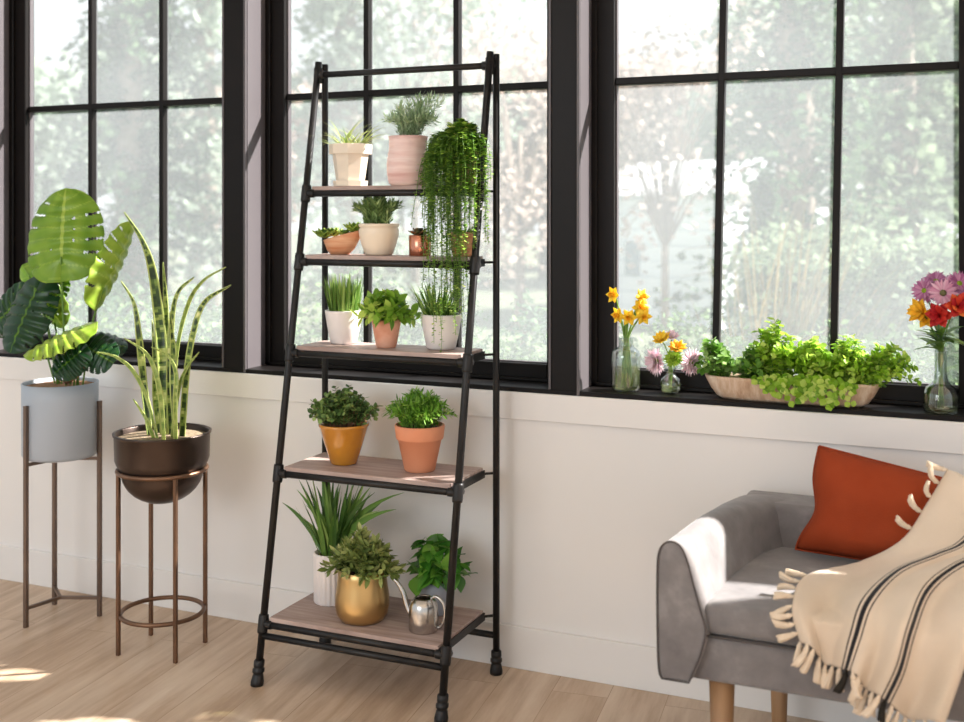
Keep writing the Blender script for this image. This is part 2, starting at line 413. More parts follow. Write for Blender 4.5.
WIN = [(-3.415, -2.335), (-2.245, -1.165), (-1.075, .005), (.095, .755)]  # last one is out of view, its size and sill set to shape the sun
wl = ['black framed window at the left behind the potted monstera', 'black framed window in the middle behind the ladder shelf',
      'black framed window at the right above the herb trough', 'unseen black framed window past the right edge, sized for the sun on the sofa']
MUNT = {0: (-3.042, -2.712), 1: (-1.866, -1.537), 2: (None, None)}
for i, (x0, x1) in enumerate(WIN):
    t = thing('window_%d' % (i+1), wl[i], 'window', (x0, .12, SILL), kind='structure')
    j = MB(); j.box(x0-.004, x0+.003, .010, .112, SILL-.01, 2.70); j.box(x0-.004, x0+.0045, -.0035, .003, SILL-.02, 2.70); j.box(x1-.003, x1+.004, .0, .13, SILL-.01, 2.70); j.box(x0, x1, 0, .13, 2.68, 2.70)  # second box: slim corner strip, paler than the post to paint its sunlit edge
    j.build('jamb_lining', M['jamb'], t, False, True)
    a, b = x0+.068, x1-.057; zb, zt = (.890 if i < 3 else 1.29), 2.62
    fr = MB(); z0_ = SILL if i < 3 else 1.25
    fr.box(x0, a, .13, .178, z0_-.01, 2.72); fr.box(b, x1, .13, .178, z0_-.01, 2.72)
    fr.box(a, b, .13, .178, z0_-.01, zb); fr.box(a, b, .13, .178, zt, 2.72)
    fr.box(x0, x0+.018, .118, .131, SILL, 2.70); fr.box(x1-.018, x1, .118, .131, SILL, 2.70); fr.box(x0, x1, .118, .131, z0_, z0_+.012)
    fr.build('frame', M['dark'], t, False, True, bevel=.003)
    gb_ = MB(); gb_.box(a-.001, a+.004, .150, .1665, zb, zt); gb_.box(a, b, .150, .1665, zb-.001, zb+.004)  # beads coloured paler than the frame to paint sunlit inner edges
    gb_.build('sunlit_edge_bead', M['jamb'], t, False, True)
    zm = 1.7535
    if i == 3:
        MB().box(a-.01, b+.01, .1665, .1685, zb-.01, zt+.01).build('pane', M['pane'], t, False, True); continue
    hb = MB(); hb.box(a, b, .1437, .1755, zm-.011, zm+.011); hb.build('muntin', M['dark'], t, False, True, bevel=.003)
    if i < 3:
        for q in (0, 1):
            if i < 2:
                xt = xb = MUNT[i][q]
            else:   # these two bars stand slightly out of plumb
                p0 = atY((723.8, 840.8)[q], 0, .155); p1 = atY((716.4, 834.2)[q], 335, .155)
                k = (p0.x-p1.x)/(p0.z-p1.z); xt = p0.x+k*(2.62-p0.z); xb = p1.x+k*(.89-p1.z)
            mb = MB(); wv = .0098
            b0 = len(mb.v)
            for (xx, zz) in ((xb, .885), (xt, 2.625)):
                mb.v += [(xx-wv, .143, zz), (xx+wv, .143, zz), (xx+wv, .176, zz), (xx-wv, .176, zz)]
            for f in ((0, 3, 2, 1), (4, 5, 6, 7), (0, 1, 5, 4), (1, 2, 6, 5), (2, 3, 7, 6), (3, 0, 4, 7)): mb.face(f)
            mb.build('muntin', M['dark'], t, False, True, bevel=.003)
    g = MB(); g.box(a-.01, b+.01, .1665, .1685, zb-.01, zt+.01)
    gl = g.build('pane', M['pane'], t, False, True)
posts = [(-3.52, -3.415), (-2.335, -2.245), (-1.165, -1.075), (.005, .095), (.755, .90)]
for i, (x0, x1) in enumerate(posts):
    p = MB(); p.box(x0+.004, x1-.004, .0, .18, .812, 2.72)
    struct(p, 'trim_%d' % (i+2), M['dark'], ['dark post at the far left of the windows', 'dark post between the left and middle windows', 'dark post between the middle and right windows',
        'dark post right of the herb trough window', 'dark post at the far right of the windows'][i], 'post', .004)
struct(MB().box(-3.52, .90, -.002, .19, .812, SILL), 'trim_7', M['dark'], 'dark glossy window sill running along all the windows', 'window sill', .003)

# ------------------------------------------------------------------ ladder shelf
LX, RX = -1.905, -1.318
def py_(z): return -.42+(.333)*(z/1.815)
lad = thing('ladder_shelf', 'tall black pipe ladder shelf with five wooden boards full of potted plants', 'shelf', ((LX+RX)/2, -.25, 0))
def foot(x, y):
    mb = MB(); mb.lathe([(.0, 0), (.0185, 0), (.019, .010), (.0155, .028), (.0135, .032), (.0175, .036), (.0175, .044), (.0135, .048), (.0155, .052), (.0155, .066), (.0125, .069)], (0, 0, 0), 20)
    k = (py_(1)-py_(0)) if y < -.1 else 0
    mb.v = [(x+a, y+b+k*c_, c_) for a, b, c_ in mb.v]
    mb.build('foot', M['iron'], lad, True, True)
for x in (LX, RX):
    MB().tube([(x, py_(.01), .01), (x, py_(1.815), 1.83)], .0108, 16).build('front_post', M['iron'], lad, True, True)
    xb = x+.013 if x == LX else x+.012
    MB().tube([(xb, -.07, .01), (xb, -.07, 1.825)], .0100, 16).build('back_post', M['iron'], lad, True, True)
    foot(x, py_(0)); foot(xb, -.07)
MB().tube([(LX, -.09, 1.79), (RX, -.09, 1.79)], .0098, 12).build('top_rail', M['iron'], lad, True, True)
MB().tube([(LX, py_(.134), .134), (RX, py_(.134), .134)], .0095, 12).build('cross_bar', M['iron'], lad, True, True)
MB().tube([(LX+.013, -.07, .112), (RX+.012, -.07, .112)], .0095, 12).build('cross_bar', M['iron'], lad, True, True)
SZ = [1.417, 1.208, .936, .586, .166]; TOP = [z+.022 for z in SZ]
for z in SZ:
    yf = py_(z); yb = -.086
    MB().tube([(LX, yf, z), (RX, yf, z)], .0105, 12).build('shelf_rail', M['iron'], lad, True, True)
    sr = MB()
    for x in (LX+.03, RX-.02):
        sr.box(x-.003, x+.003, yf, yb, z-.008, z+.014)
        sr.tube([(x, yb-.004, z+.004), (x+(.0 if x < -1.6 else .024), -.07, z+.004)], .004, 6)
    sr.box(LX+.03, RX-.02, yb-.004, yb+.0, z-.008, z+.012)
    sr.build('side_rail', M['iron'], lad, False, True)
    MB().box(LX+.022, RX-.022, yf-.002, yb-.004, z+.007, z+.022).build('shelf_board', M['board'], lad, False, True, bevel=.0015)
    for x in (LX, RX):
        ft = MB(); dv = V(0, .333, 1.815).normalized(); c0 = V(x, yf, z)
        ft.tube([c0-dv*.026, c0-dv*.02, c0+dv*.02, c0+dv*.026], [.0140, .0150, .0150, .0140], 14)
        sg = 1 if x == LX else -1
        ft.tube([c0, c0+V(sg*.026, 0, 0), c0+V(sg*.030, 0, 0)], [.0132, .0132, .0124], 12)
        ft.tube([c0, c0+V(0, .02, 0)], .012, 10)
        ft.build('pipe_fitting', M['iron'], lad, True, True)
for x in (LX, RX):
    ft = MB(); sg = 1 if x == LX else -1
    ft.tube([(x, -.09, 1.79), (x+sg*.022, -.09, 1.79)], .0135, 12); ft.tube([(x, -.092, 1.765), (x, -.088, 1.812)], .0138, 12)
    ft.tube([(x, -.09, 1.79), (x+.012, -.07, 1.79)], .009, 8)
    ft.build('pipe_fitting', M['iron'], lad, True, True)

# ------------------------------------------------------------------ plant generators
def gen_grass(mb, c0, r, n, h, w, spread=.35, bend=.6, prof='grass', hv=.35, nseg=5):
    for _ in range(n):
        a = U(0, 2*PI); rr = r*math.sqrt(U(0, 1)); b = V(c0)+V(math.cos(a)*rr, math.sin(a)*rr, 0)
        a2 = a+U(-.7, .7); sp = spread*(.25+rr/r)*U(.4, 1.3)
        o = V(math.cos(a2), math.sin(a2), 0)
        mb.blade(b, V(0, 0, 1)+o*sp, h*U(1-hv, 1.05), w*U(.7, 1.15), o*bend*U(.3, 1.2)+V(0, 0, -bend*.35), prof, nseg, U(0, 1), .3, side=V(-o.y, o.x, 0)+V(U(-.6, .6), U(-.6, .6), 0))
def gen_sprigs(ml, ms, c0, r0, n, ext, lean=(0, 0), k=9, L=.02, W=.012, prof='oval', ang=.9, start=.25, bend=0., nseg=3, droop=0., fold=.2, flat=.0, sr=.0012, hmin=.45, drop_edge=0.):
    ext = V(ext); c0 = V(c0)
    for _ in range(n):
        a = U(0, 2*PI); q = math.sqrt(U(0, 1))
        o = V(math.cos(a), math.sin(a), 0)
        hh = ext.z*(1-(1-hmin)*q**1.5)*U(.8, 1.03)-drop_edge*q**3
        tip = c0+V(o.x*ext.x*q+lean[0], o.y*ext.y*q+lean[1], hh)
        base = c0+o*r0*q*U(.5, 1)
        mid = base.lerp(tip, .5)+V(0, 0, ext.z*.12)+o*(-.15*ext.x*q)
        pts = cr([base, mid, tip], 4)
        ms.tube(pts, [sr*(1-.6*i/(len(pts)-1)) for i in range(len(pts))], 4, U(0, 1), False)
        tint = U(0, .5)
        for i in range(k):
            t = start+(1-start)*(i+U(0, .8))/k
            f = min(t, .999)*(len(pts)-1); ii = int(f); p = pts[ii].lerp(pts[ii+1], f-ii) if ii+1 < len(pts) else pts[-1]
            d = (pts[min(ii+1, len(pts)-1)]-pts[max(ii-1, 0)]).normalized()
            th = i*2.4+U(-.4, .4); pa = d.cross(V(.3, .2, 1)).normalized(); pb = d.cross(pa)
            out = pa*math.cos(th)+pb*math.sin(th)
            dd = d*math.cos(ang)+out*math.sin(ang)+V(0, 0, -flat)
            rs = dd.cross(V(U(-.75, .75), U(-.75, .75), 1))
            ml.blade(p, dd, L*U(.7, 1.15), W*U(.75, 1.1), V(0, 0, -droop)+out*bend, prof, nseg, min(1, tint+U(0, .5)), fold, side=rs.normalized() if rs.length > .1 else None)
def pot(t, prof, mat, n=40, rim_in=.006, soil_z=None, soil='soil', part='pot', rot=0., fn=None, smooth=True, saucer=None):
    """prof outer (r,z) from bottom; wall turned inward at the rim"""
    rt, zt = prof[-1]
    full = [(.001, 0)]+list(prof)+[(rt-rim_in*.5, zt+.001), (rt-rim_in, zt), (rt-rim_in*1.2, zt-.02)]
    o = MB().lathe(full, (0, 0, 0), n, rot, fn=fn).build(part, mat, t, smooth)
    sz = soil_z if soil_z is not None else zt-.012
    mb = MB(); r = rt-rim_in*1.1
    mb.lathe([(r, 0), (r*.7, .003), (r*.3, .004), (.001, .005)], (0, 0, sz), n, rot, cap0=False)
    sl_ = mb.build('soil', M[soil], o)
    return o

SY = lambda i: TOP[i-1]+.0005
# --- shelf 1
t = thing('potted_plant', 'ivory faceted pot of thin pale spiky leaves at the left end of the top board', 'potted plant', (-1.772, -.118, SY(1)))
pr = [(.050, 0), (.050, .012), (.044, .014), (.060, .095), (.060, .1)]
mb = MB(); mb.lathe([(.001, 0), (.052, 0), (.054, .016), (.046, .016)], (0, 0, 0), 8, PI/8); mb.build('saucer', M['hex'], t, False)
o = MB().lathe([(.001, .01), (.043, .01), (.056, .098), (.066, .098), (.067, .128), (.061, .129), (.059, .115)], (0, 0, 0), 8, PI/8).build('pot', M['hex'], t, False)
MB().lathe([(.06, 0), (.001, .004)], (0, 0, .117), 8, PI/8, cap0=False).build('soil', M['soil'], t)
mb = MB(); gen_grass(mb, (0, 0, .117), .045, 60, .085, .005, 1.2, .8, 'grass', .5)
for _ in range(34):
    a = rnd.choice([0, PI])+U(-.7, .7); mb.blade((U(-.04, .04), 0, .118), (math.cos(a), math.sin(a)*.5, U(.6, 2.2)), U(.09, .145), .0058, (0, 0, -1.1), 'grass', 7, U(.3, 1))
mb.build('foliage', G['pale'], t)
t = thing('potted_plant', 'pink washed clay pot of tall feathery grey-green sprigs on the top board', 'potted plant', (-1.573, -.118, SY(1)))
def ribs(a, z): return 1+.012*math.sin(z*420)
pot(t, [(.050, 0), (.054, .004)]+[(.057+.007*math.sin(PI*min(1, z/.11)), z) for z in [.008+.005*i for i in range(27)]]+[(.060, .147)], M['pink'], fn=ribs)
ml, ms = MB(), MB(); gen_sprigs(ml, ms, (0, 0, .135), .03, 46, (.088, .05, .125), (.005, 0), 24, .026, .0048, 'lance', .8, .1, nseg=2, hmin=.5)
gen_sprigs(ml, ms, (0.02, 0, .135), .02, 12, (.045, .03, .155), (.055, 0), 24, .026, .0048, 'lance', .7, .1, nseg=2, hmin=.8)
ml.build('foliage', G['sage'], t); ms.build('stem', G['sage'], t)
# trailing plant
tp = thing('trailing_plant', 'bushy trailing plant with small round leaves hanging from the right end of the top board', 'potted plant', (-1.396, -.122, SY(1)))
pot(tp, [(.040, 0), (.043, .01), (.05, .085), (.052, .088), (.052, .098)], M['terra_old'])
ml, ms = MB(), MB()
for _ in range(230):   # mound
    a = U(0, 2*PI); q = math.sqrt(U(0, 1)); o = V(math.cos(a), math.sin(a), 0)
    base = V(o.x*.035*q, o.y*.035*q, .09)
    tip = V(o.x*.078*q, o.y*.065*q-.012, .10+.075*(1-q*q)+U(-.01, .012))
    if q > .6: tip.z -= .07*(q-.6)/.4*U(0, 1.6)
    pts = cr([base, base.lerp(tip, .6)+V(0, 0, .03), tip], 4)
    ms.tube(pts, .0009, 4, .3, False)
    for i in range(11):
        p = pts[min(len(pts)-1, int(i/11*len(pts)))]; th = U(0, 6.28)
        ml.blade(p, (math.cos(th), math.sin(th), U(-.4, .9)), U(.016, .024), U(.014, .020), (0, 0, -.3), 'oval', 3, U(0, 1)**1.2, .15)
def strand(p0, out, length, sway=0., dens=230):
    p = V(p0); o = V(out); pts = [p.copy()]; d = (o*.55+V(0, 0, .30)).normalized(); n = int(length/.012)
    for i in range(n):
        d = (d+V(U(-.1, .1)+sway*.03, U(-.06, .06), -.38)).normalized()
        if i > 6: d = (V(U(-.12, .12)+sway*.1, U(-.1, .1), -1)).normalized()
        p = p+d*.012; pts.append(p.copy())
    ms.tube(pts, .0009, 4, .4, False)
    m = int(length*dens)
    for i in range(m):
        f = i/m*(len(pts)-1.01); k = int(f); q = pts[k].lerp(pts[k+1], f-k); a = U(0, 6.28); s_ = 1-.35*i/m
        ml.blade(q, (math.cos(a), math.sin(a), U(-.5, .3)), U(.013, .018)*s_, U(.012, .016)*s_, (0, 0, -.3), 'oval', 2, min(1, U(0, .7)+.3*i/m), .15)
for _ in range(100):
    a = U(PI*.88, PI*1.92); o = V(math.cos(a), math.sin(a), 0); q = math.sqrt(U(.35, 1))
    strand(V(.008+o.x*.045*q, o.y*.045*q-.012, .10+U(0, .05)), V(o.x*.55*q, o.y*.75, 0), U(.14, .36), U(-.25, .25))
for i in range(30):
    strand(V(U(-.03, .055), -.055, .1), V(U(-.3, .4), -.6, 0), U(.34, .58), U(-.1, .3))
for xx, ln in ((-.085, .17), (-.075, .10), (-.06, .15)):
    strand(V(xx*.7, -.03, .11), V(-1.6, -.5, 0), ln+.1, -1.2 if xx == -.085 else -.5, 180)
for k_ in range(3): strand(V(-.04+.03*k_, -.045, .1), V(-.35, -.6, 0), .56+.05*k_, -.05, 150)
ml.build('foliage', G['pearl'], tp); ms.build('stem', G['stem'], tp)
# --- shelf 2
t = thing('succulent_planter', 'small terracotta boat planter with plump green succulents on the second board', 'potted plant', (-1.80, -.135, SY(2)), rotz=.08)
mb = MB(); n = 36
def boat(t_, z, A=1): 
    return 1
rings = [(.030, .022, 0, 0), (.045, .028, .015, 0), (.055, .032, .035, 0), (.066, .036, .058, 0), (.062, .032, .058, 0), (.055, .028, .045, 0)]
for (ax, ay, z, _) in rings:
    for j in range(n):
        a = 2*PI*j/n; x = math.cos(a)*ax+.012*(z/.058); zz = z*(1+.28*math.cos(a)*(z/.058)); mb.v.append((x, math.sin(a)*ay, zz))
for i in range(len(rings)-1):
    for j in range(n): mb.face((i*n+j, i*n+(j+1) % n, (i+1)*n+(j+1) % n, (i+1)*n+j))
mb.face(tuple(range(n))[::-1]); mb.face(tuple(range((len(rings)-1)*n, len(rings)*n)))
mb.build('pot', M['terra_band'], t)
def succ(mb, c, n, L, W, up=.35, tint=(0, 1), rows=3):
    for r_ in range(rows):
        for i in range(n):
            a = 2*PI*(i+.5*r_)/n+U(-.15, .15); el = up+r_*.45
            mb.blade(c, (math.cos(a)*math.cos(el), math.sin(a)*math.cos(el), math.sin(el)), L*(1-.18*r_), W, (0, 0, .5), 'tear', 4, U(*tint), -.5)
mb = MB(); succ(mb, (-.048, -.005, .050), 7, .045, .03); succ(mb, (-.025, .01, .054), 6, .038, .026, .5); succ(mb, (.05, 0, .066), 7, .045, .026, .5, (.4, 1)); succ(mb, (.02, -.005, .056), 6, .03, .016)
mb.build('foliage', G['succ'], t, solid=.003)
t = thing('potted_rosemary', 'round cream ceramic pot of rosemary in the middle of the second board', 'potted plant', (-1.662, -.137, SY(2)))
pot(t, [(.038, 0), (.043, .004), (.052, .03), (.060, .06), (.061, .075), (.057, .083), (.061, .086), (.062, .094)], M['cream'])
ml, ms = MB(), MB(); gen_sprigs(ml, ms, (0, 0, .082), .045, 64, (.08, .05, .092), (-.004, 0), 22, .026, .0062, 'lance', .65, .05, nseg=2, hmin=.75)
ml.build('foliage', G['rosemary'], t); ms.build('stem', G['rosemary'], t)
t = thing('copper_cup_succulent', 'small polished copper cup holding a dark red-green succulent rosette', 'potted plant', (-1.522, -.14, SY(2)))
pot(t, [(.031, 0), (.0325, .002), (.033, .060)], M['copper'], rim_in=.002)
mb = MB(); 
for rr, cc in (((0, 0, .058), 0),): succ(mb, rr, 9, .040, .021, .25, (0, 1), 4)
mb.build('foliage', G['succred'], t, solid=.002)
t = thing('terracotta_pot', 'little terracotta pot half hidden behind the trailing strands on the second board', 'potted plant', (-1.388, -.125, SY(2)))
pot(t, [(.030, 0), (.032, .004), (.038, .055), (.041, .056), (.042, .07)], M['terra_band'])
mb = MB(); gen_grass(mb, (0, 0, .06), .025, 30, .035, .008, .9, .5, 'lance'); mb.build('foliage', G['succ'], t)
# --- shelf 3
def whitepot(loc, s_, lab):
    t = thing('potted_grass', lab, 'potted plant', loc)
    pot(t, [(.036*s_, 0), (.041*s_, .005), (.050*s_, .05), (.057*s_, .096), (.0575*s_, .101)], M['white'])
    return t
t = whitepot((-1.784, -.138, SY(3)), 1., 'white tapered pot of dense upright dark grass at the left of the third board')
mb = MB(); gen_grass(mb, (0, 0, .088), .046, 190, .125, .0075, .16, .15, 'grass', .3); mb.build('foliage', G['grass'], t)
t = thing('potted_herb', 'small weathered terracotta pot of bushy bright green leaves in front on the third board', 'potted plant', (-1.616, -.175, SY(3)))
pot(t, [(.027, 0), (.030, .004), (.038, .045), (.0425, .070), (.0435, .082)], M['terra_old'])
ml, ms = MB(), MB(); gen_sprigs(ml, ms, (0, 0, .07), .025, 56, (.1, .075, .095), (0, 0), 8, .038, .023, 'tear', 1.0, .35, nseg=4, droop=.5, hmin=.35, drop_edge=.02)
ml.build('foliage', G['broad'], t); ms.build('stem', G['stem'], t)
t = whitepot((-1.451, -.142, SY(3)), 1.06, 'white tapered pot of loose grassy shoots at the right of the third board')
mb = MB(); gen_grass(mb, (-.01, 0, .092), .042, 70, .115, .0085, .35, .3, 'grass', .45)
gen_grass(mb, (0, 0, .092), .045, 60, .07, .006, .7, .4, 'grass', .5)
for a in (2.9, 3.1, 2.6): mb.blade((-.03, 0, .095), (math.cos(a), 0, 1.0), .13, .003, (-.3, 0, -.4), 'grass', 6, .8)
mb.build('foliage', G['grass'], t)
# --- shelf 4
t = thing('potted_eucalyptus', 'glossy mustard glazed pot of small round dark leaves at the left of the fourth board', 'potted plant', (-1.744, -.205, SY(4)))
pot(t, [(.036, 0), (.040, .003), (.058, .06), (.073, .110), (.076, .114), (.076, .120)], M['mustard'])
ml, ms = MB(), MB(); gen_sprigs(ml, ms, (0, 0, .105), .055, 85, (.11, .08, .128), (-.005, 0), 16, .017, .015, 'oval', 1.1, .15, nseg=3, hmin=.3)
for dx in (-.02, .02, .06, -.10, .12):
    gen_sprigs(ml, ms, (dx*.4, 0, .105), .01, 3, (.012, .01, .15-abs(dx)*.6), (dx*.6, 0), 18, .016, .013, 'oval', 1.1, .1, nseg=3, hmin=.9)
ml.build('foliage', G['euca'], t); ms.build('stem', G['brown'], t)
t = thing('potted_greenery', 'plain terracotta pot with a thick rim full of fine bright greenery on the fourth board', 'potted plant', (-1.495, -.195, SY(4)))
pot(t, [(.042, 0), (.045, .003), (.064, .092), (.0675, .092), (.0695, .096), (.0735, .130), (.072, .133)], M['terra'])
ml, ms = MB(), MB(); gen_sprigs(ml, ms, (0, 0, .118), .06, 110, (.105, .08, .122), (0, 0), 20, .024, .0066, 'lance', .8, .1, nseg=2, hmin=.45)
ml.build('foliage', G['fern'], t); ms.build('stem', G['stem'], t)
# --- shelf 5
t = thing('potted_strap_plant', 'white fluted cylinder pot with long arching strap leaves on the bottom board', 'potted plant', (-1.790, -.20, SY(5)))
def flute(a, z): return 1+.02*math.cos(a*22)
pot(t, [(.050, 0), (.052, .003), (.053, .14), (.053, .148)], M['white'], n=132, fn=flute)
mb = MB(); cp = V(-1.790, -.20, SY(5)+.135)
for (u, v) in ((285, 503), (300, 492), (318, 489), (338, 487), (352, 487), (368, 489), (385, 498), (399, 492), (309, 507), (330, 500), (345, 496), (360, 503), (376, 510), (325, 488), (371, 494), (392, 508), (295, 512), (350, 510), (312, 498)):
    tip = atY(u, v, -.2+U(-.06, .07)); k = tip-cp
    base = cp+V(U(-.03, .03), U(-.03, .03), 0)
    dd = V(k.x*.55, k.y*.4, k.z*1.3)
    k = tip-base
    b2 = V(k.x, k.y, 0); 
    mb.blade(base, (V(0, 0, 1)*abs(k.z)*1.25+b2*.65), k.length*1.07, U(.019, .026), b2.normalized()*b2.length/k.length*1.1+V(0, 0, -.45*b2.length/k.length), 'grass', 8, U(0, 1), .25, side=V(1, U(-.3, .3), 0))
gen_grass(mb, cp, .035, 50, .27, .021, .28, .35, 'grass', .5, 7)
mb.build('foliage', G['iris'], t, True, True)
t = thing('potted_olive_bush', 'round gold metal pot of oval olive-green leaves at the front of the bottom board', 'potted plant', (-1.628, -.298, SY(5)))
pot(t, [(.050, 0), (.062, .004), (.073, .02), (.078, .045), (.0775, .07), (.073, .10), (.070, .128), (.070, .147)], M['gold'], rim_in=.003)
ml, ms = MB(), MB(); gen_sprigs(ml, ms, (0, 0, .13), .05, 80, (.115, .09, .12), (0, 0), 14, .034, .015, 'lance', .85, .15, nseg=3, hmin=.28, drop_edge=.02)
ml.build('foliage', G['olive'], t); ms.build('stem', G['stem'], t)
t = thing('potted_foliage_plant', 'small blue-grey pot with glossy dark green leaves behind the watering can', 'potted plant', (-1.462, -.165, SY(5)))
pot(t, [(.036, 0), (.040, .004), (.043, .055), (.046, .062), (.047, .095)], M['bluegrey'])
ml, ms = MB(), MB(); gen_sprigs(ml, ms, (0, 0, .085), .02, 19, (.095, .07, .165), (0, 0), 5, .062, .040, 'tear', 1.15, .5, nseg=6, droop=.9, hmin=.3, fold=.3, sr=.0018, drop_edge=.02)
ml.build('foliage', G['basil'], t); ms.build('stem', G['stem'], t)
# watering can
t = thing('watering_can', 'small brushed steel watering can with a thin curved spout on the bottom board', 'watering can', (-1.430, -.300, SY(5)))
MB().lathe([(.001, 0), (.040, 0), (.0415, .003), (.0415, .05), (.040, .068), (.035, .081), (.027, .089), (.023, .091), (.021, .088)], (0, 0, 0), 40).build('body', M['steel'], t)
MB().tube(cr([(-.036, 0, .035), (-.052, 0, .06), (-.064, 0, .095), (-.082, -.002, .122), (-.093, -.004, .131)], 6), [.010-.0065*i/24 for i in range(25)], 12).build('spout', M['steel'], t)
mb = MB(); hp = cr([(.022, 0, .090), (.040, 0, .098), (.062, 0, .080), (.066, 0, .045), (.055, 0, .018), (.043, 0, .012)], 6)
mb.tube(hp, .0042, 8); mb.build('handle', M['steel'], t)

# ------------------------------------------------------------------ plant stands at the left
t = thing('plant_stand', 'slim square-legged grey metal plant stand holding the tall grey pot', 'plant stand', (-2.838, -.217, 0))
fe = [(-2.861, -.345), (-2.715, -.166), (-2.938, -.140)]; c = V(-2.838, -.217, 0)
for (x, y) in fe: MB().box(x-.0065, x+.0065, y-.0065, y+.0065, 0, .725).build('leg', M['stand'], t, False, True, bevel=.001)
for z, nm in ((.062, 'brace'), (.531, 'brace')):
    mb = MB()
    for (x, y) in fe: mb.bar((c.x, c.y, z), (x, y, z), .010)
    mb.build(nm, M['stand'], t, False, True)
mo = thing('potted_monstera', 'big split-leaf monstera in a tall pale grey cylinder pot on the slim stand', 'potted plant', (c.x, c.y, .537))
pot(mo, [(.100, 0), (.115, .004), (.122, .014), (.1225, .2), (.1235, .250)], M['greypot'], rim_in=.006, soil_z=.238, soil='moss')
def monstera(base, tip, nrm, W, t0=.2, t1=.8, cup=.12, cutn=7, seed=0, slots=True):
    base, tip, nrm = V(base), V(tip), V(nrm).normalized()
    ax = tip-base; L = ax.length; ax.normalize(); sd = ax.cross(nrm).normalized(); nrm = sd.cross(ax)
    NS, NT_ = 60, 22
    rr = random.Random(seed)
    mb = MB(); idx = {}
    def hw(s):      # half width of a heart-shaped blade with lobes behind the base
        return (1-abs(2*s**.78-1)**2.3)**.5 if 0 < s < 1 else 0
    for i in range(NS+1):
        for j in range(-NT_, NT_+1):
            s = i/NS; q = j/NT_
            w = W/2*hw(s)
            x = q*w
            back = -.26*L*(abs(q)**1.4)*(1-s)**1.6     # basal lobes sweep back
            y = s*L+back*1.0+.05*L*abs(q)*(s)
            y = s*L+back
            z = -cup*L*(q*q)*hw(s)-.10*L*(s-.3)**2+.0035*math.sin(s*cutn*2*PI-abs(q)*3)*hw(s)
            idx[i, j] = len(mb.v); mb.v.append(tuple(base+ax*y+sd*x+nrm*z))
    for i in range(NS):
        for j in range(-NT_, NT_):
            s = (i+.5)/NS; q = (j+.5)/NT_; aq = abs(q)
            ph = (s-.16*aq)*cutn+(.35 if q > 0 else 0)
            fr_ = ph-math.floor(ph); k = int(math.floor(ph))
            h = rr_hash(seed, k, q > 0)
            if slots and .12 < s < .86 and fr_ < .17 and aq > .48+.25*h and h > .25: continue
            if slots and .2 < s < .8 and abs(fr_-.1) < .1 and .20+.1*h < aq < .34 and h > .4: continue
            vein = abs(((ph+.42) % 1)-.5)   # secondary veins
            c_ = t0+(t1-t0)*(.55+.45*noise.noise(V(s*5, q*4, seed)))
            if aq < .045: c_ += .25
            elif vein < .05: c_ += .12
            mb.face((idx[i, j], idx[i+1, j], idx[i+1, j+1], idx[i, j+1]), min(1, max(0, c_)))
    return mb
def rr_hash(a, b, c_): return random.Random(a*1000+b*10+int(c_)).random()
mleaf = [ # base px, tip px, y base, y tip, normal, width(m), t0,t1
 ((61, 262), (64, 187), -.27, -.20, (.35, -1, .25), .262, .5, .84, 1, (66, 380)),
 ((103, 292), (137, 224), -.25, -.13, (.85, .33, .3), .15, .68, .97, 2, (82, 382)),
 ((36, 290), (8, 352), -.26, -.36, (.1, -1, .35), .185, .05, .4, 3, (58, 382)),
 ((30, 278), (62, 328), -.20, -.16, (-.25, -1, .4), .13, .5, .85, 4, (60, 382)),
 ((82, 328), (22, 353), -.30, -.40, (.1, -.45, 1), .13, .68, .98, 5, (70, 382)),
 ((88, 340), (128, 346), -.24, -.16, (.2, -.7, .9), .12, .06, .35, 6, (76, 382)),
 ((80, 352), (52, 375), -.31, -.35, (.2, -1, .4), .12, .05, .35, 7, (74, 382)),
 ((84, 345), (112, 362), -.26, -.30, (.2, -1, .5), .13, .05, .4, 8, (78, 382)),
 ((20, 300), (-12, 330), -.22, -.22, (.2, -1, .3), .16, .1, .45, 9, (56, 382)),
 ((46, 300), (66, 277), -.12, -.10, (.3, -1, .2), .09, .35, .6, 10, (62, 382)),
]
for (b_, tp_, y0, y1, nr, W, a0, a1, sd_, root) in mleaf:
    B, T_ = atY(b_[0], b_[1], y0), atY(tp_[0], tp_[1], y1)
    lf = monstera(B, T_, nr, W, a0, a1, seed=sd_).build('leaf', G['monstera'], mo, True, True, solid=.0012)
    rt_ = atY(root[0], root[1], c.y+U(-.02, .02)); rt_.z = .531+.236
    mid = rt_.lerp(B, .55)+V((rt_.x-B.x)*.08, 0, .03)
    pts = cr([rt_, mid, B, B.lerp(T_, .05)], 6)
    MB().tube(pts, .0032, 7, .3).build('leaf_stalk', G['stem'], mo, True, True)
MB().tube([atY(66, 381, -.25), atY(76, 374, -.26), atY(84, 366, -.26), atY(88, 356, -.26)], [.012, .014, .011, .006], 10).build('stem', G['brown'], mo, True, True)

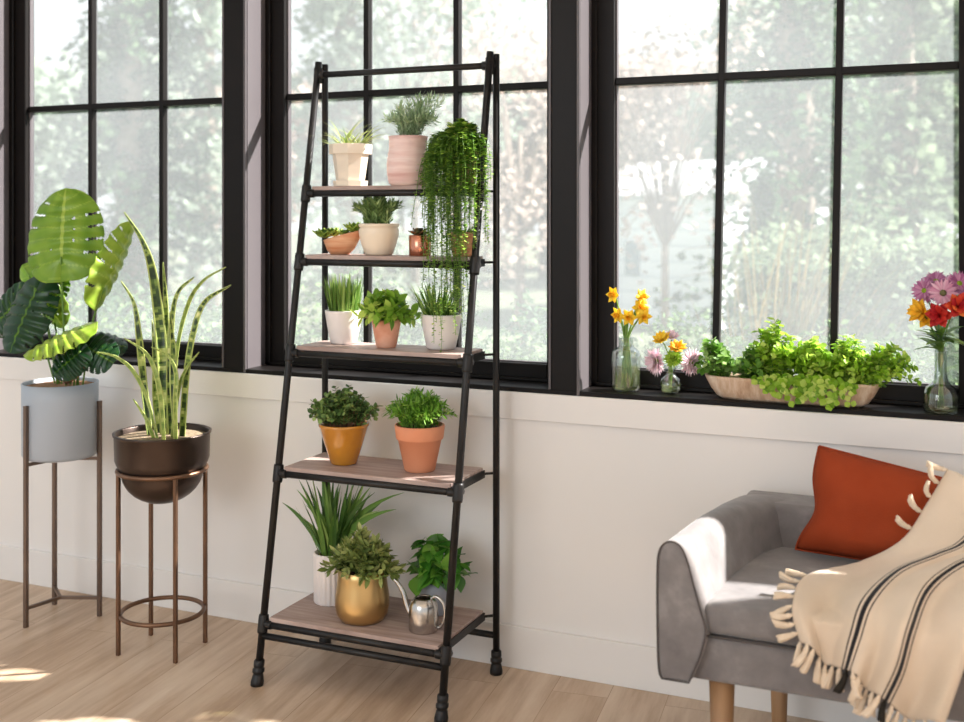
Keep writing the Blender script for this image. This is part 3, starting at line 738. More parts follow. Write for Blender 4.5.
t = thing('plant_stand', 'round bronze plant stand with four legs and two rings holding the dark bowl', 'plant stand', (-2.332, -.312, 0))
c = V(-2.332, -.312, 0); Rr = .1285
for a in (227, 326, 47, 145):
    x, y = c.x+math.cos(R(a))*(Rr+.003), c.y+math.sin(R(a))*(Rr+.003)
    MB().box(x-.0055, x+.0055, y-.0055, y+.0055, 0, .566).build('leg', M['bronze'], t, False, True, bevel=.001)
for z in (.118, .560):
    MB().ring((c.x, c.y, z), Rr+(.006 if z > .3 else -.003), .0072).build('ring', M['bronze'], t, True, True)
sn = thing('potted_snake_plant', 'tall twisting snake plant in a dark bronze bowl on the round stand', 'potted plant', (c.x, c.y, .455))
z0 = .455
prf = [(.001, 0)]+[(.124*math.sin(PI/2*k/8), .100*(1-math.cos(PI/2*k/8))) for k in range(1, 9)]+[(.1265, .103), (.128, .108), (.138, .125), (.1435, .14), (.1455, .212), (.149, .216), (.150, .222), (.144, .223), (.140, .218), (.138, .18)]
prf = [(r, z) for r, z in prf]
MB().lathe(prf, (0, 0, 0), 56, cap0=False).build('bowl', M['bowl'], sn)
MB().lathe([(.140, 0), (.08, .006), (.001, .009)], (0, 0, .204), 40, cap0=False).build('gravel', M['pebble'], sn)
SNK = [([(164, 440), (163, 380), (160, 330), (153, 275), (143, 242), (124, 212)], .036, -.31),
 ([(150, 440), (144, 385), (139, 335), (134, 303), (121, 281)], .024, -.33),
 ([(171, 440), (170, 380), (172, 325), (178, 293), (194, 277)], .026, -.30),
 ([(182, 440), (187, 375), (194, 332), (205, 302), (231, 285)], .028, -.30),
 ([(176, 440), (177, 355), (188, 305), (203, 281), (226, 267)], .014, -.26),
 ([(158, 440), (147, 398), (133, 371), (116, 357), (97, 352)], .013, -.36),
 ([(164, 440), (161, 400), (155, 371), (145, 352), (124, 338)], .016, -.37),
 ([(176, 440), (175, 402), (176, 374), (168, 356), (151, 347)], .014, -.37),
 ([(172, 440), (178, 392), (187, 368), (199, 352)], .014, -.33),
 ([(154, 440), (147, 420), (133, 399)], .014, -.36),
 ([(166, 440), (166, 370), (166, 310), (163, 262)], .026, -.26),
 ([(176, 440), (174, 390), (173, 350), (170, 312)], .028, -.34),
 ([(160, 440), (156, 400), (155, 360), (152, 320)], .022, -.29)]
for k, (pp, W, yy) in enumerate(SNK):
    m = len(pp); P3 = [atY(u, v, yy+U(-.015, .015)*(i > 0)) for i, (u, v) in enumerate(pp)]
    P3[0].z = z0+.206; pts = cr(P3, 22); mb = MB(); n = len(pts)
    for i, p in enumerate(pts):
        s = i/(n-1); d = (pts[min(i+1, n-1)]-pts[max(i-1, 0)]).normalized()
        sd = d.cross(V(.3+.5*math.sin(s*4+k), -1, 0)).normalized(); nn = sd.cross(d)
        w = W*.41*(.75+.35*math.sin(PI*min(1, s*1.2)))*(1-s**3)**.7+.0008
        for q in (-1, -.72, 0, .72, 1): mb.v.append(tuple(p+sd*(q*w)+nn*((abs(q)-.5)*w*.5)))
    for i in range(n-1):
        for j in range(4):
            s = i/n; band = noise.noise(V(i*.42, j*.35, k*7.3)); c_ = .44+.95*band
            if W < .017: c_ = .68+.3*band
            if j in (0, 3): c_ = .82
            a = i*5+j; mb.face((a, a+1, a+6, a+5), min(1, max(0, c_)))
    mb.build('leaf', G['snake'], sn, True, True, solid=.0025)

# ------------------------------------------------------------------ window sill: trough, vases and flowers
SZL = SILL+.0005
a_, b_ = atY(703, 373, .05), atY(879, 396, .05)
tc_ = V((a_.x+b_.x)/2+.006, .054, SZL); hl = (b_.x-a_.x)/2
tr = thing('herb_trough', 'long whitewashed wooden trough overflowing with sunlit green herbs on the sill', 'planter', tc_)
mb = MB(); n = 56
for (ax, ay, z) in ((hl*.80, .034, 0), (hl*.86, .040, .008), (hl*.93, .049, .03), (hl*.985, .054, .055), (hl, .056, .064), (hl-.008, .050, .064), (hl*.95, .044, .05)):
    for j in range(n):
        a = 2*PI*j/n; sx = math.copysign(abs(math.cos(a))**.62, math.cos(a)); sy = math.copysign(abs(math.sin(a))**.75, math.sin(a))
        mb.v.append((ax*sx, ay*sy, z))
for i in range(6):
    for j in range(n): mb.face((i*n+j, i*n+(j+1) % n, (i+1)*n+(j+1) % n, (i+1)*n+j))
mb.face(tuple(range(n))[::-1]); mb.build('trough', M['trough'], tr)
mb = MB()
for j in range(n):
    a = 2*PI*j/n; mb.v.append((hl*.96*math.copysign(abs(math.cos(a))**.62, math.cos(a)), .046*math.copysign(abs(math.sin(a))**.75, math.sin(a)), .052))
mb.face(tuple(range(n))); mb.build('soil', M['soil'], tr)
for (u, hh, ex, nS, kk, L, W, mat, pf, lx, lab) in (
    (722, .125, .055, 34, 12, .026, .022, 'herbdark', 'tear', -.02, 'loose dark green herb clump at the left end'),
    (752, .11, .05, 26, 11, .026, .02, 'herbdark', 'tear', 0, None),
    (778, .19, .085, 50, 20, .021, .018, 'herb', 'tear', -.01, 'tall bright herb clump in the middle'),
    (812, .14, .075, 52, 16, .024, .021, 'herb', 'oval', 0, None),
    (846, .15, .075, 60, 20, .019, .016, 'herb', 'tear', .01, None),
    (868, .14, .085, 60, 20, .019, .016, 'herb', 'tear', .055, 'feathery bright herb clump at the right end')):
    p = atY(u, 390, .06); ml = MB(); ms = MB()
    gen_sprigs(ml, ms, (p.x-tc_.x, 0, .05), .03, nS, (ex, .055, hh), (lx, -.005), kk, L, W, pf, 1.1, .08, nseg=3, droop=.4, hmin=.25)
    if u in (812, 846, 778):
        for _ in range({778: 9, 812: 14, 846: 8}[u]):       # shoots spilling over the front
            x = p.x-tc_.x+U(-.045, .045); pts = cr([(x, -.03, .055), (x+U(-.01, .01), -.066, .07), (x+U(-.02, .02), -.082, U(.015, .06))], 4)
            ms.tube(pts, .001, 4, .5, False)
            for i in range(7):
                q = pts[min(len(pts)-1, 3+i)]; th = U(0, 6.28); ml.blade(q, (math.cos(th), -.3, math.sin(th)), L*.95, W*1.05, (0, -.3, -.3), 'oval', 3, U(0, 1), side=V(-math.sin(th), U(-.5, .5), math.cos(th)).normalized())
    o = ml.build('foliage', G[mat], tr)
    if lab: o['label'] = lab
    ms.build('stem', G['stem'], tr)

def glassvase(name, label, loc, prof, wz):
    t = thing(name, label, 'vase', loc)
    th = .0022
    MB().lathe([(.001, .001)]+prof+[(r-th, z) for r, z in reversed(prof) if z > .006]+[(.001, .006)], (0, 0, 0), 40, cap0=False).build('glass', M['vase'], t)
    wp = [(r-th-.0006, z) for r, z in prof if .006 < z < wz]
    rl = wp[-1][0]; MB().lathe([(.001, .0068), (wp[0][0]-.002, .0068)]+wp+[(rl, wz), (.001, wz)], (0, 0, 0), 32, cap0=False).build('water', M['water'], t)
    return t
v1 = (-.949, .062, SZL)
glassvase('glass_vase', 'tall clear glass bottle vase holding the daffodils', v1, [(.036, .0), (.041, .004), (.0425, .015), (.0425, .10), (.040, .115), (.030, .124), (.0225, .128), (.021, .135), (.0215, .152), (.0235, .156)], .068)
v2 = (-.817, .062, SZL)
glassvase('glass_vase', 'tiny round clear glass bud vase on the sill beside the herb trough', v2, [(.018, .0), (.023, .002), (.030, .016), (.031, .028), (.027, .042), (.015, .052), (.0125, .058), (.015, .068), (.022, .082)], .03)
v3 = (-.094, .042, SZL)
glassvase('glass_vase', 'clear glass bottle vase with a long neck at the right end of the sill', v3, [(.038, .0), (.042, .003), (.044, .015), (.043, .048), (.037, .064), (.025, .074), (.0175, .084), (.0155, .11), (.015, .155), (.018, .162)], .042)
def flower_frame(d):
    d = V(d).normalized(); a = d.cross(V(0, 0, 1))
    if a.length < .1: a = V(1, 0, 0)
    a.normalize(); return d, a, a.cross(d)
def stemto(t, vz, head, r=.0022, foot=.012, neck=None, mat='stem', nodd=None):
    b = V(vz[0]+U(-foot, foot), vz[1]+U(-foot, foot), vz[2]+.012)
    nk = V(vz[0]+U(-.006, .006), vz[1]+U(-.006, .006), vz[2]+neck)
    pts = cr([b, nk, nk.lerp(head, .6)+V(0, 0, .01), head], 6) if nodd is None else cr([b, nk, nk.lerp(head, .7)+V(0, 0, .015), head+V(0, .006, .006), head], 6)
    MB().tube(pts, r, 7, U(.2, .9)).build('stem', G[mat], t, True, True)
def daffodil(u, v, y, face, lab):
    h = atY(u, v, y); t = thing('daffodil', lab, 'flower', h, 'daffodils in the tall bottle vase')
    stemto(t, v1, h, .0026, .018, .14, nodd=1)
    d, a, b = flower_frame(face); mb = MB()
    for i in range(6):
        th = i*PI/3; o = a*math.cos(th)+b*math.sin(th); mb.blade(d*.002, o+d*.15, .027, .018, d*.2, 'tear', 4, U(.4, 1), .1, side=d.cross(o))
    mb.build('petal', G['yellow'], t, solid=.0006)
    mb = MB(); n = 16; prof = [(.004, 0), (.0058, .004), (.0062, .012), (.0088, .018), (.0078, .0178), (.0055, .012), (.003, .002)]
    for (r, z) in prof:
        for j in range(n): th = 2*PI*j/n; rr = r*(1+(.12*math.sin(th*6) if z > .015 else 0)); mb.v.append(tuple(d*z+(a*math.cos(th)+b*math.sin(th))*rr))
    for i in range(len(prof)-1):
        for j in range(n): mb.face((i*n+j, i*n+(j+1) % n, (i+1)*n+(j+1) % n, (i+1)*n+j), .5)
    mb.build('trumpet', G['orange'], t)
daffodil(614, 295, .05, (-.5, -1, .1), 'yellow daffodil held highest at the left of the tall bottle vase')
daffodil(619, 315, .04, (-.5, -1, -.1), 'yellow daffodil low at the left above the tall bottle vase')
daffodil(629, 317, .03, (.1, -1, -.1), 'yellow daffodil lowest in the middle facing the room')
daffodil(641, 297, .07, (.8, -.6, .2), 'yellow daffodil highest at the right seen from its side')
daffodil(640, 308, .06, (.5, -1, .3), 'yellow daffodil between the upper and lower blooms at the right')
daffodil(643, 316, .04, (.6, -1, -.2), 'yellow daffodil lowest at the right above the tall bottle vase')
t = thing('daffodil_leaves', 'bundle of upright green daffodil leaves in the tall bottle vase', 'leaves', (v1[0], v1[1], v1[2]+.01))
mb = MB()
for i in range(9):
    a = U(0, 6.28); mb.blade((math.cos(a)*.014, math.sin(a)*.014, .0), (-math.cos(a)*.08+U(-.03, .03), -math.sin(a)*.08, 1), U(.17, .24), .011, (U(-.1, .1), 0, -.02), 'grass', 6, U(0, 1), .2, side=(1, .2, 0))
mb.build('leaf', G['stem'], t, solid=.001)
def daisy(vz, neck, u, v, y, face, R_, n, mats, lab, grp, disc='orange', rows=1, nm='daisy', lay=.15, r=.0016):
    h = atY(u, v, y); t = thing(nm, lab, 'flower', h, grp); stemto(t, vz, h, r, .008, neck)
    d, a, b = flower_frame(face); mb = MB()
    for k in range(rows):
        for i in range(n):
            th = (i+.5*k)*2*PI/n+U(-.08, .08); o = a*math.cos(th)+b*math.sin(th)
            mb.blade(d*(.001*k), o*(1-.22*k)+d*(lay+.35*k), R_*U(.85, 1.08)*(1-.12*k), R_*(.62 if n < 10 else .30), d*-.15, 'tear', 3, U(0, 1), .1, side=d.cross(o))
    mb.build('petal', G[mats], t, solid=.0004)
    if disc:
        mb = MB(); nn_ = 12; pr_ = [(R_*.22, 0), (R_*.2, R_*.12), (R_*.1, R_*.18), (.0002, R_*.2)]
        for (r_, z) in pr_:
            for j in range(nn_): th = 2*PI*j/nn_; mb.v.append(tuple(d*(z+.001)+(a*math.cos(th)+b*math.sin(th))*r_))
        for i in range(3):
            for j in range(nn_): mb.face((i*nn_+j, i*nn_+(j+1) % nn_, (i+1)*nn_+(j+1) % nn_, (i+1)*nn_+j), .5)
        mb.build('flower_centre', G[disc], t)
    return t
g2 = 'flowers in the round bud vase'
daisy(v2, .075, 657, 361, .03, (-.7, -.8, -.1), .046, 22, 'palepink', 'pale pink chrysanthemum leaning left out of the bud vase', g2, 'lime', 3)
daisy(v2, .075, 690, 362, .05, (.8, -.6, -.1), .044, 22, 'palepink', 'pale pink chrysanthemum leaning right out of the bud vase', g2, 'lime', 3)
daisy(v2, .075, 674, 359, .02, (0, -1, .5), .030, 26, 'lime', 'lime green button chrysanthemum at the middle of the bud vase', g2, None, 5, 'button_chrysanthemum', .3)
daisy(v2, .075, 662, 341, .07, (-.2, -.6, 1), .034, 9, 'yellow', 'yellow freesia standing tallest above the bud vase', g2, 'orange', 2, 'freesia', .5)
daisy(v2, .075, 677, 349, .04, (.2, -.7, 1), .030, 9, 'orange', 'golden freesia just above the green button bloom', g2, 'orange', 2, 'freesia', .5)
daisy(v2, .075, 672, 338, .09, (.1, -.5, 1), .028, 8, 'palepink', 'small white-pink bloom at the back of the bud vase', g2, 'lime', 2, 'freesia', .5)
g3 = 'flowers in the long-necked vase'
daisy(v3, .16, 925, 291, .05, (-.5, -1, .3), .038, 26, 'mauve', 'mauve daisy at the left of the bouquet in the long-necked vase', g3, 'lime', 2)
daisy(v3, .16, 943, 293, .02, (.1, -1, .2), .040, 26, 'pinkp', 'pink daisy with a dark centre in the middle of the bouquet', g3, 'brownc' if 'brownc' in G else 'succred', 1)
daisy(v3, .16, 959, 284, .05, (.3, -1, .5), .038, 26, 'mauve', 'mauve daisy at the top right of the bouquet', g3, 'lime', 2)
daisy(v3, .16, 936, 282, .08, (0, -.6, 1), .037, 26, 'mauve', 'mauve daisy at the back top of the bouquet', g3, 'lime', 2)
def lily(u, v, y, face, R_, mat, lab):
    return daisy(v3, .16, u, v, y, face, R_, 6, mat, lab, g3, None, 2, 'alstroemeria', .8)
lily(922, 312, .03, (-.7, -1, .3), .044, 'orange', 'orange-yellow alstroemeria low at the left of the bouquet')
lily(927, 318, .04, (-.2, -1, .1), .036, 'orange', 'second orange-yellow alstroemeria tucked beside the red blooms')
lily(940, 316, .0, (-.1, -1, .2), .046, 'red', 'red alstroemeria at the front centre of the bouquet')
lily(957, 307, .0, (.3, -1, .3), .048, 'red', 'red alstroemeria at the right of the bouquet')
t = thing('bouquet_leaves', 'green leaves hanging between the blooms of the long-necked vase', 'leaves', (v3[0], v3[1], v3[2]+.155))
mb = MB()
for i in range(26):
    a = U(0, 6.28); mb.blade((0, 0, U(0, .05)), (math.cos(a), math.sin(a), U(-.1, .9)), U(.05, .09), U(.016, .026), (0, 0, -.8), 'lance', 5, U(0, .8), .2)
mb.build('leaf', G['grass'], t)

# ------------------------------------------------------------------ sofa
sf = thing('sofa', 'grey velvet sofa with low arms and round oak legs under the right window', 'sofa', (.2, -.4, 0))
def arm():
    # section profiles (x,z) from outer bottom over the top to inner bottom
    st = [(-.715, [(-.645, .338), (-.652, .36), (-.655, .45), (-.655, .58), (-.650, .618), (-.637, .636), (-.618, .640), (-.600, .628), (-.586, .595), (-.574, .55), (-.560, .50), (-.548, .455), (-.560, .40), (-.585, .338)]),
          (-.45, [(-.625, .338), (-.634, .36), (-.636, .45), (-.636, .58), (-.630, .615), (-.615, .634), (-.592, .637), (-.572, .625), (-.556, .59), (-.546, .55), (-.534, .50), (-.52, .455), (-.53, .40), (-.55, .338)]),
          (-.26, [(-.605, .338), (-.618, .36), (-.622, .45), (-.622, .58), (-.614, .610), (-.594, .622), (-.560, .624), (-.535, .614), (-.516, .585), (-.508, .54), (-.50, .50), (-.49, .455), (-.50, .40), (-.52, .338)]),
          (-.14, [(-.595, .338), (-.606, .36), (-.61, .45), (-.61, .575), (-.600, .600), (-.578, .614), (-.535, .617), (-.49, .615), (-.46, .605), (-.45, .55), (-.44, .50), (-.43, .455), (-.44, .40), (-.46, .338)]),
          (-.05, [(-.57, .338), (-.58, .36), (-.585, .45), (-.585, .565), (-.575, .588), (-.555, .602), (-.52, .606), (-.48, .606), (-.45, .60), (-.44, .55), (-.43, .50), (-.42, .455), (-.43, .40), (-.45, .338)])]
    mb = MB(); m = 14
    def sm(pf):
        q = cr([(x, 0, z) for x, z in pf[:13]], 4); q = [(p.x, p.z) for p in q]
        return q+[pf[13]]
    st = [(y, sm([(x+.006, z) for x, z in pf])) for y, pf in st]; m = len(st[0][1])
    ys = [s[0] for s in st]; N = 26; secs = []
    for k in range(N+1):
        f = k/N*(len(st)-1); i = min(int(f), len(st)-2); u_ = f-i
        secs.append((ys[i]*(1-u_)+ys[i+1]*u_, [tuple(st[i][1][j][c]*(1-u_)+st[i+1][1][j][c]*u_ for c in (0, 1)) for j in range(m)]))
    for j_, (y, pf) in enumerate(secs):
        for (x, z) in pf: mb.v.append((x, y, z))
    for i in range(N):
        for j in range(m): mb.face((i*m+j, (i+1)*m+j, (i+1)*m+(j+1) % m, i*m+(j+1) % m))
    mb.face(tuple(range(m))); mb.face(tuple(N*m+j for j in range(m))[::-1])
    return mb
arm().build('arm', M['velvet'], sf, True, True, bevel=.008, bseg=3)
pf = [(-.645, .338), (-.652, .36), (-.655, .45), (-.655, .58), (-.650, .618), (-.637, .636), (-.618, .640), (-.600, .628), (-.586, .595), (-.574, .55), (-.560, .50), (-.548, .455), (-.560, .40), (-.585, .338)]
MB().tube([(p.x+.006, -.7165, p.z) for p in cr([(x, 0, z) for x, z in pf[:13]], 4)]+[(pf[13][0]+.006, -.7165, pf[13][1]), (pf[0][0]+.006, -.7165, pf[0][1])], .0022, 6).build('piping', M['velvet_edge'], sf, True, True)
# matching arm beyond the picture
mr = MB()
am = arm(); mr.v = [(1.05-(v_[0]+.655)*1., v_[1], v_[2]) for v_ in am.v]; mr.f = [f[::-1] for f in am.f]; mr.c = am.c; mr.mi = am.mi
mr.build('arm', M['velvet'], sf, True, True, bevel=.008, bseg=3)
def rbox(name, x0, x1, y0, y1, z0, z1, bev, crown=0., mat='velvet', parent=sf, nx=14, ny=8):
    # grid-topped block whose top can crown a little
    mb = MB(); o = {}
    for face in (0, 1):
        for i in range(nx+1):
            for j in range(ny+1):
                x = x0+(x1-x0)*i/nx; y = y0+(y1-y0)*j/ny; z = z1+crown*math.sin(PI*i/nx)**.5*math.sin(PI*j/ny)**.5 if face else z0
                o[face, i, j] = len(mb.v); mb.v.append((x, y, z))
    for i in range(nx):
        for j in range(ny):
            mb.face((o[1, i, j], o[1, i+1, j], o[1, i+1, j+1], o[1, i, j+1])); mb.face((o[0, i, j], o[0, i, j+1], o[0, i+1, j+1], o[0, i+1, j]))
    for i in range(nx):
        mb.face((o[0, i, 0], o[0, i+1, 0], o[1, i+1, 0], o[1, i, 0])); mb.face((o[0, i+1, ny], o[0, i, ny], o[1, i, ny], o[1, i+1, ny]))
    for j in range(ny):
        mb.face((o[0, 0, j+1], o[0, 0, j], o[1, 0, j], o[1, 0, j+1])); mb.face((o[0, nx, j], o[0, nx, j+1], o[1, nx, j+1], o[1, nx, j]))
    return mb.build(name, M[mat], parent, True, True, bevel=bev, bseg=4)
rbox('backrest', -.575, .96, -.19, -.045, .338, .612, .03)
rbox('seat_cushion', -.556, .94, -.700, -.175, .440, .506, .022, .010)
rbox('seat_base', -.584, .97, -.690, -.10, .336, .436, .012)
MB().tube([(-.553, -.703, .441), (.94, -.703, .441)], .003, 6).build('piping', M['velvet_edge'], sf, True, True)
for (x, y, sx_) in ((-.522, -.645, 0), (-.478, -.14, 0), (.90, -.645, 0), (.86, -.14, 0)):
    MB().tube([(x, y, 0), (x, y, .01), (x, y, .34)], [.017, .0185, .0285], 24).build('leg', M['oak'], sf, True, True)
# pillow
pw = thing('throw_pillow', 'rust orange linen pillow leaning on the sofa back', 'pillow', (-.24, -.26, .512))
C4 = {'TL': atY(819, 446, -.225), 'TR': atY(950, 480, -.235), 'BL': atY(795, 549, -.262), 'BR': atY(944, 572, -.31)}
C4['BL'].z = max(C4['BL'].z, .514); C4['BR'].z = max(.512, C4['BR'].z)
mb = MB(); n = 30; idx = {}
nrm = (C4['TR']-C4['BL']).cross(C4['TL']-C4['BR']).normalized()
if nrm.y > 0: nrm = -nrm
for side in (1, -1):
    for i in range(n+1):
        for j in range(n+1):
            a, b = i/n, j/n
            p = C4['TL'].lerp(C4['TR'], a).lerp(C4['BL'].lerp(C4['BR'], a), b)
            cen = (C4['TL']+C4['TR']+C4['BL']+C4['BR'])/4
            pin = .0*(math.sin(PI*a)*(2*b-1)**4+math.sin(PI*b)*(2*a-1)**4)   # edges draw in between the corners
            p = p+(cen-p)*pin+(C4['TR']-C4['TL'])*(.085*math.exp(-((b-.60)/.22)**2)*(1-a)**3)
            puff = max(0, (1-(2*a-1)**4)*(1-(2*b-1)**4))**.6*.07
            wr = .006*noise.noise(V(a*4, b*4, side))*min(1, puff*30)
            if side == -1 and (i in (0, n) or j in (0, n)): idx[side, i, j] = idx[1, i, j]; continue
            idx[side, i, j] = len(mb.v); mb.v.append(tuple(p+nrm*(side*(puff+wr)) if side == 1 else p-nrm*(puff*.55)))
for side in (1, -1):
    for i in range(n):
        for j in range(n):
            q = (idx[side, i, j], idx[side, i, j+1], idx[side, i+1, j+1], idx[side, i+1, j])
            mb.face(q if side == 1 else q[::-1])
mb.build('cover', M['rust'], pw, True, True)
edge = [idx[1, i, 0] for i in range(n+1)]+[idx[1, n, j] for j in range(1, n+1)]+[idx[1, i, n] for i in range(n-1, -1, -1)]+[idx[1, 0, j] for j in range(n-1, -1, -1)]
MB().tube([mb.v[e] for e in edge], .0028, 6).build('piping', M['rust'], pw, True, True)

# throw blanket
def onsofa(u, v, h=.0):
    p = atZ(u, v, .522+h)
    if p.y < -.712: p = atY(u, v, -.716-h)
    return p
rows = [ # columns: left edge, stripe 1, stripe 2, far right ; (u, v, explicit y or None)
 [(946, 474, -.30), (995, 500, -.40), (1030, 530, -.46), (1090, 560, -.55)],
 [(926, 508, -.335), (966, 541, -.45), (985, 559, -.50), (1060, 600, -.62)],
 [(900, 546, -.375), (936, 556, -.50), (954, 571, -.55), (1008, 590, -.68)],
 [(858, 568, None), (897, 573, -.585), (925, 594, -.64), (988, 612, -.735)],
 [(806, 581, -.53), (868, 603, -.70), (909, 632, -.735), (974, 640, -.75)],
 [(792, 610, -.68), (855, 640, -.735), (898, 672, -.75), (958, 684, -.755)],
 [(800, 644, -.722), (846, 672, -.738), (884, 703, -.75), (942, 728, -.755)]]
ctrl = []
for r_ in rows:
    ctrl.append([atY(u, v, y) if y is not None else onsofa(u, v) for (u, v, y) in r_])
NR, NC = 72, 84
colc = [cr([ctrl[i][j] for i in range(len(ctrl))], 12) for j in range(4)]   # 73 per column
mb = MB(); mb.uv = []
L0 = len(colc[0])
for i in range(L0):
    line = cr([colc[j][i] for j in range(4)], 28)
    m = len(line)
    for j, p in enumerate(line):
        s, q = i/(L0-1), j/(m-1)
        fold = .022*math.sin(q*21+1.3*math.sin(s*3))*(.25+.75*s)+.018*math.sin(q*10+s*2+.8)+.006*math.sin(q*37+s*5)*s
        fold += .004*noise.noise(V(s*7, q*7, 3))
        p = p+V(.15, -.8, .55)*(fold+.012)
        if s < .55 and p.z < .516 and p.y > -.70: p.z = .516
        if s >= .55 and p.y > -.716: p.y = -.716 if p.z < .515 else p.y
        mb.v.append(tuple(p)); mb.uv.append((q, s))
for i in range(L0-1):
    for j in range(m-1): mb.face((i*m+j, i*m+j+1, (i+1)*m+j+1, (i+1)*m+j))
th_ = thing('throw_blanket', 'cream woven throw with black stripes and tassels draped over the sofa seat', 'blanket', (-.15, -.6, .5))
mb.build('woven_cloth', M['throw'], th_, True, True, solid=.004)
CL = [V(v_) for v_ in mb.v]
def cl(i, j): return CL[i*m+j]
def tassel(p, d, L=.05, mat='fringe', curl=0.):
    d = V(d).normalized(); sd = d.cross(V(0, -1, .2)).normalized()
    pts = [V(p)]; q = V(p); dd = d.copy(); k = 9
    for i in range(k):
        q = q+dd*(L/k); dd = (dd+sd*curl*.35+V(0, 0, -.16)+V(0, -.02, 0)).normalized()
        if q.z < .5 and q.y > -.728: q.y = -.728
        if q.z < .519 and q.y > -.70: q.z = .519
        pts.append(q.copy())
    mb = MB(); mb.tube(pts[:4], [.0032, .0040, .0062, .0050], 8)
    for a in range(9):
        o = sd*math.cos(a*.7)+d.cross(sd)*math.sin(a*.7); w_ = .0045 if a else 0; e_ = U(.7, 1.15)
        mb.tube([pts[2]+o*w_*.6, pts[4]+o*w_*.9, pts[6]+o*w_*(1.2*e_), pts[8]+o*w_*1.4*e_, pts[9]+o*w_*1.6*e_+(pts[9]-pts[8])*(e_-.8)], [.0024, .0030, .0032, .0030, .0016], 6)
    o = mb.build('tassel', M[mat], th_, True, True)
    if mat != 'fringe': o['label'] = 'charcoal striped tassel'
i = L0-1
for j in range(0, m, 4):
    q = j/(m-1)
    if q > .93: break
    mt = 'fringe_dark' if abs(q-1/3) < .03 or abs(q-2/3) < .03 else 'fringe'
    tassel(cl(i, j), V(U(-.35, .15)-.15, -.15, -1), U(.042, .055), mt, U(-.3, .5))
for k in range(int(L0*.67), L0-1, 3):       # left end of the cloth
    tassel(cl(k, 0), V(-1, U(-.2, .1), U(-.1, .3) if k < L0*.8 else -.5), U(.038, .05), 'fringe', U(.2, 1.))
for k in list(range(0, int(L0*.34), 5)):      # upper corner over the pillow
    tassel(cl(k, 0), V(-1, -.35, U(.1, .6)), U(.036, .048), 'fringe', U(.4, 1.1))

# ------------------------------------------------------------------ garden outside
gr = struct(MB().box(-60, 50, .32, 90, -.75, -.6), 'garden_ground', M['lawn'], 'pale garden ground outside the windows', 'ground')
def scatter_leaf(mb, p, s_, tint):
    a = U(0, 6.28); e = U(-1, 1); d = V(math.cos(a), math.sin(a), e).normalized()
    sd = d.cross(V(U(-1, 1), U(-1, 1), U(-1, 1))).normalized(); k = len(mb.v); p = V(p)
    mb.v += [tuple(p), tuple(p+d*s_*.5+sd*s_*.3), tuple(p+d*s_), tuple(p+d*s_*.5-sd*s_*.3)]
    mb.face((k, k+1, k+2, k+3), tint)
def conifer(base, H_, Rd, n, mat, ls, lab, group='trees in the garden', bare=.06, droopy=.0, nm='conifer_tree', taper=.85):
    t = thing(nm, lab, 'tree', base, group); mb = MB(); tk = MB()
    tk.tube([(0, 0, 0), (0, 0, H_*.5), (0, 0, H_*.97)], [H_*.028, H_*.018, .01], 8)
    nb = max(40, n//42)
    for b in range(nb):
        z = H_*(bare+(1-bare)*(b+U(0, 1))/nb); r = Rd*(1-z/H_)**taper*U(.65, 1.1)+.03; a = U(0, 6.28)
        o = V(math.cos(a), math.sin(a), 0); m_ = n//nb
        tk.tube([(0, 0, z), tuple(o*r*.8+V(0, 0, z-r*.12))], [.012, .004], 4, .5, False)
        for i in range(m_):
            s = U(.1, 1); side = U(-.22, .22)*r*(1.1-s)
            p = o*(r*s)+V(-o.y, o.x, 0)*side+V(0, 0, z+.12*r*s-.35*r*s*s-droopy*U(0, 1)*s)
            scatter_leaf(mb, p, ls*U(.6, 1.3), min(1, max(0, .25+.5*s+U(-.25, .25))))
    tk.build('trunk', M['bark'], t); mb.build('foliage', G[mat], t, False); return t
def broad(base, H_, crown, rad, n, mat, ls, lab, group='trees in the garden', nm='broadleaf_tree', trunk=.08, nb=26, cat='tree', dens=1., twigs=True):
    t = thing(nm, lab, cat, base, group); mb = MB(); tk = MB(); crown = V(crown); rad = V(rad)
    if trunk: tk.tube([(0, 0, 0), (crown.x*.4, 0, crown.z*.5), tuple(crown)], [trunk, trunk*.75, trunk*.35], 8)
    blobs = []
    for b in range(nb):
        d = V(U(-1, 1), U(-1, 1), U(-1, 1))
        if d.length > 1: d.normalize()
        c_ = crown+V(d.x*rad.x, d.y*rad.y, d.z*rad.z)*.8; blobs.append(c_)
        if twigs:
            a0 = V(crown.x*.5, 0, crown.z*.55) if trunk else V(U(-.1, .1)*rad.x, 0, 0)
            tk.tube(cr([a0, a0.lerp(c_, .5)+V(0, 0, .06*H_), c_], 3), [max(trunk, .02)*.35*(1-.12*i) for i in range(7)], 5, .5, False)
    for i in range(n):
        c_ = blobs[i % nb]; d = V(rnd.gauss(0, 1), rnd.gauss(0, 1), rnd.gauss(0, 1)).normalized()*U(.35, 1)
        br = 0*(rad.x+rad.y+rad.z)/3*.42
        p = c_+V(d.x*rad.x, d.y*rad.y, d.z*rad.z)*.42*dens
        if p.z < .02: p.z = .02
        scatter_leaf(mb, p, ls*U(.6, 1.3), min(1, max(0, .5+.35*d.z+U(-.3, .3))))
    if tk.v: tk.build('branches', M['bark'], t)
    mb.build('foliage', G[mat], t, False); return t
GZ = -.6
def gb(u, Y): p = atY(u, 212, Y); return V(p.x, p.y, GZ)
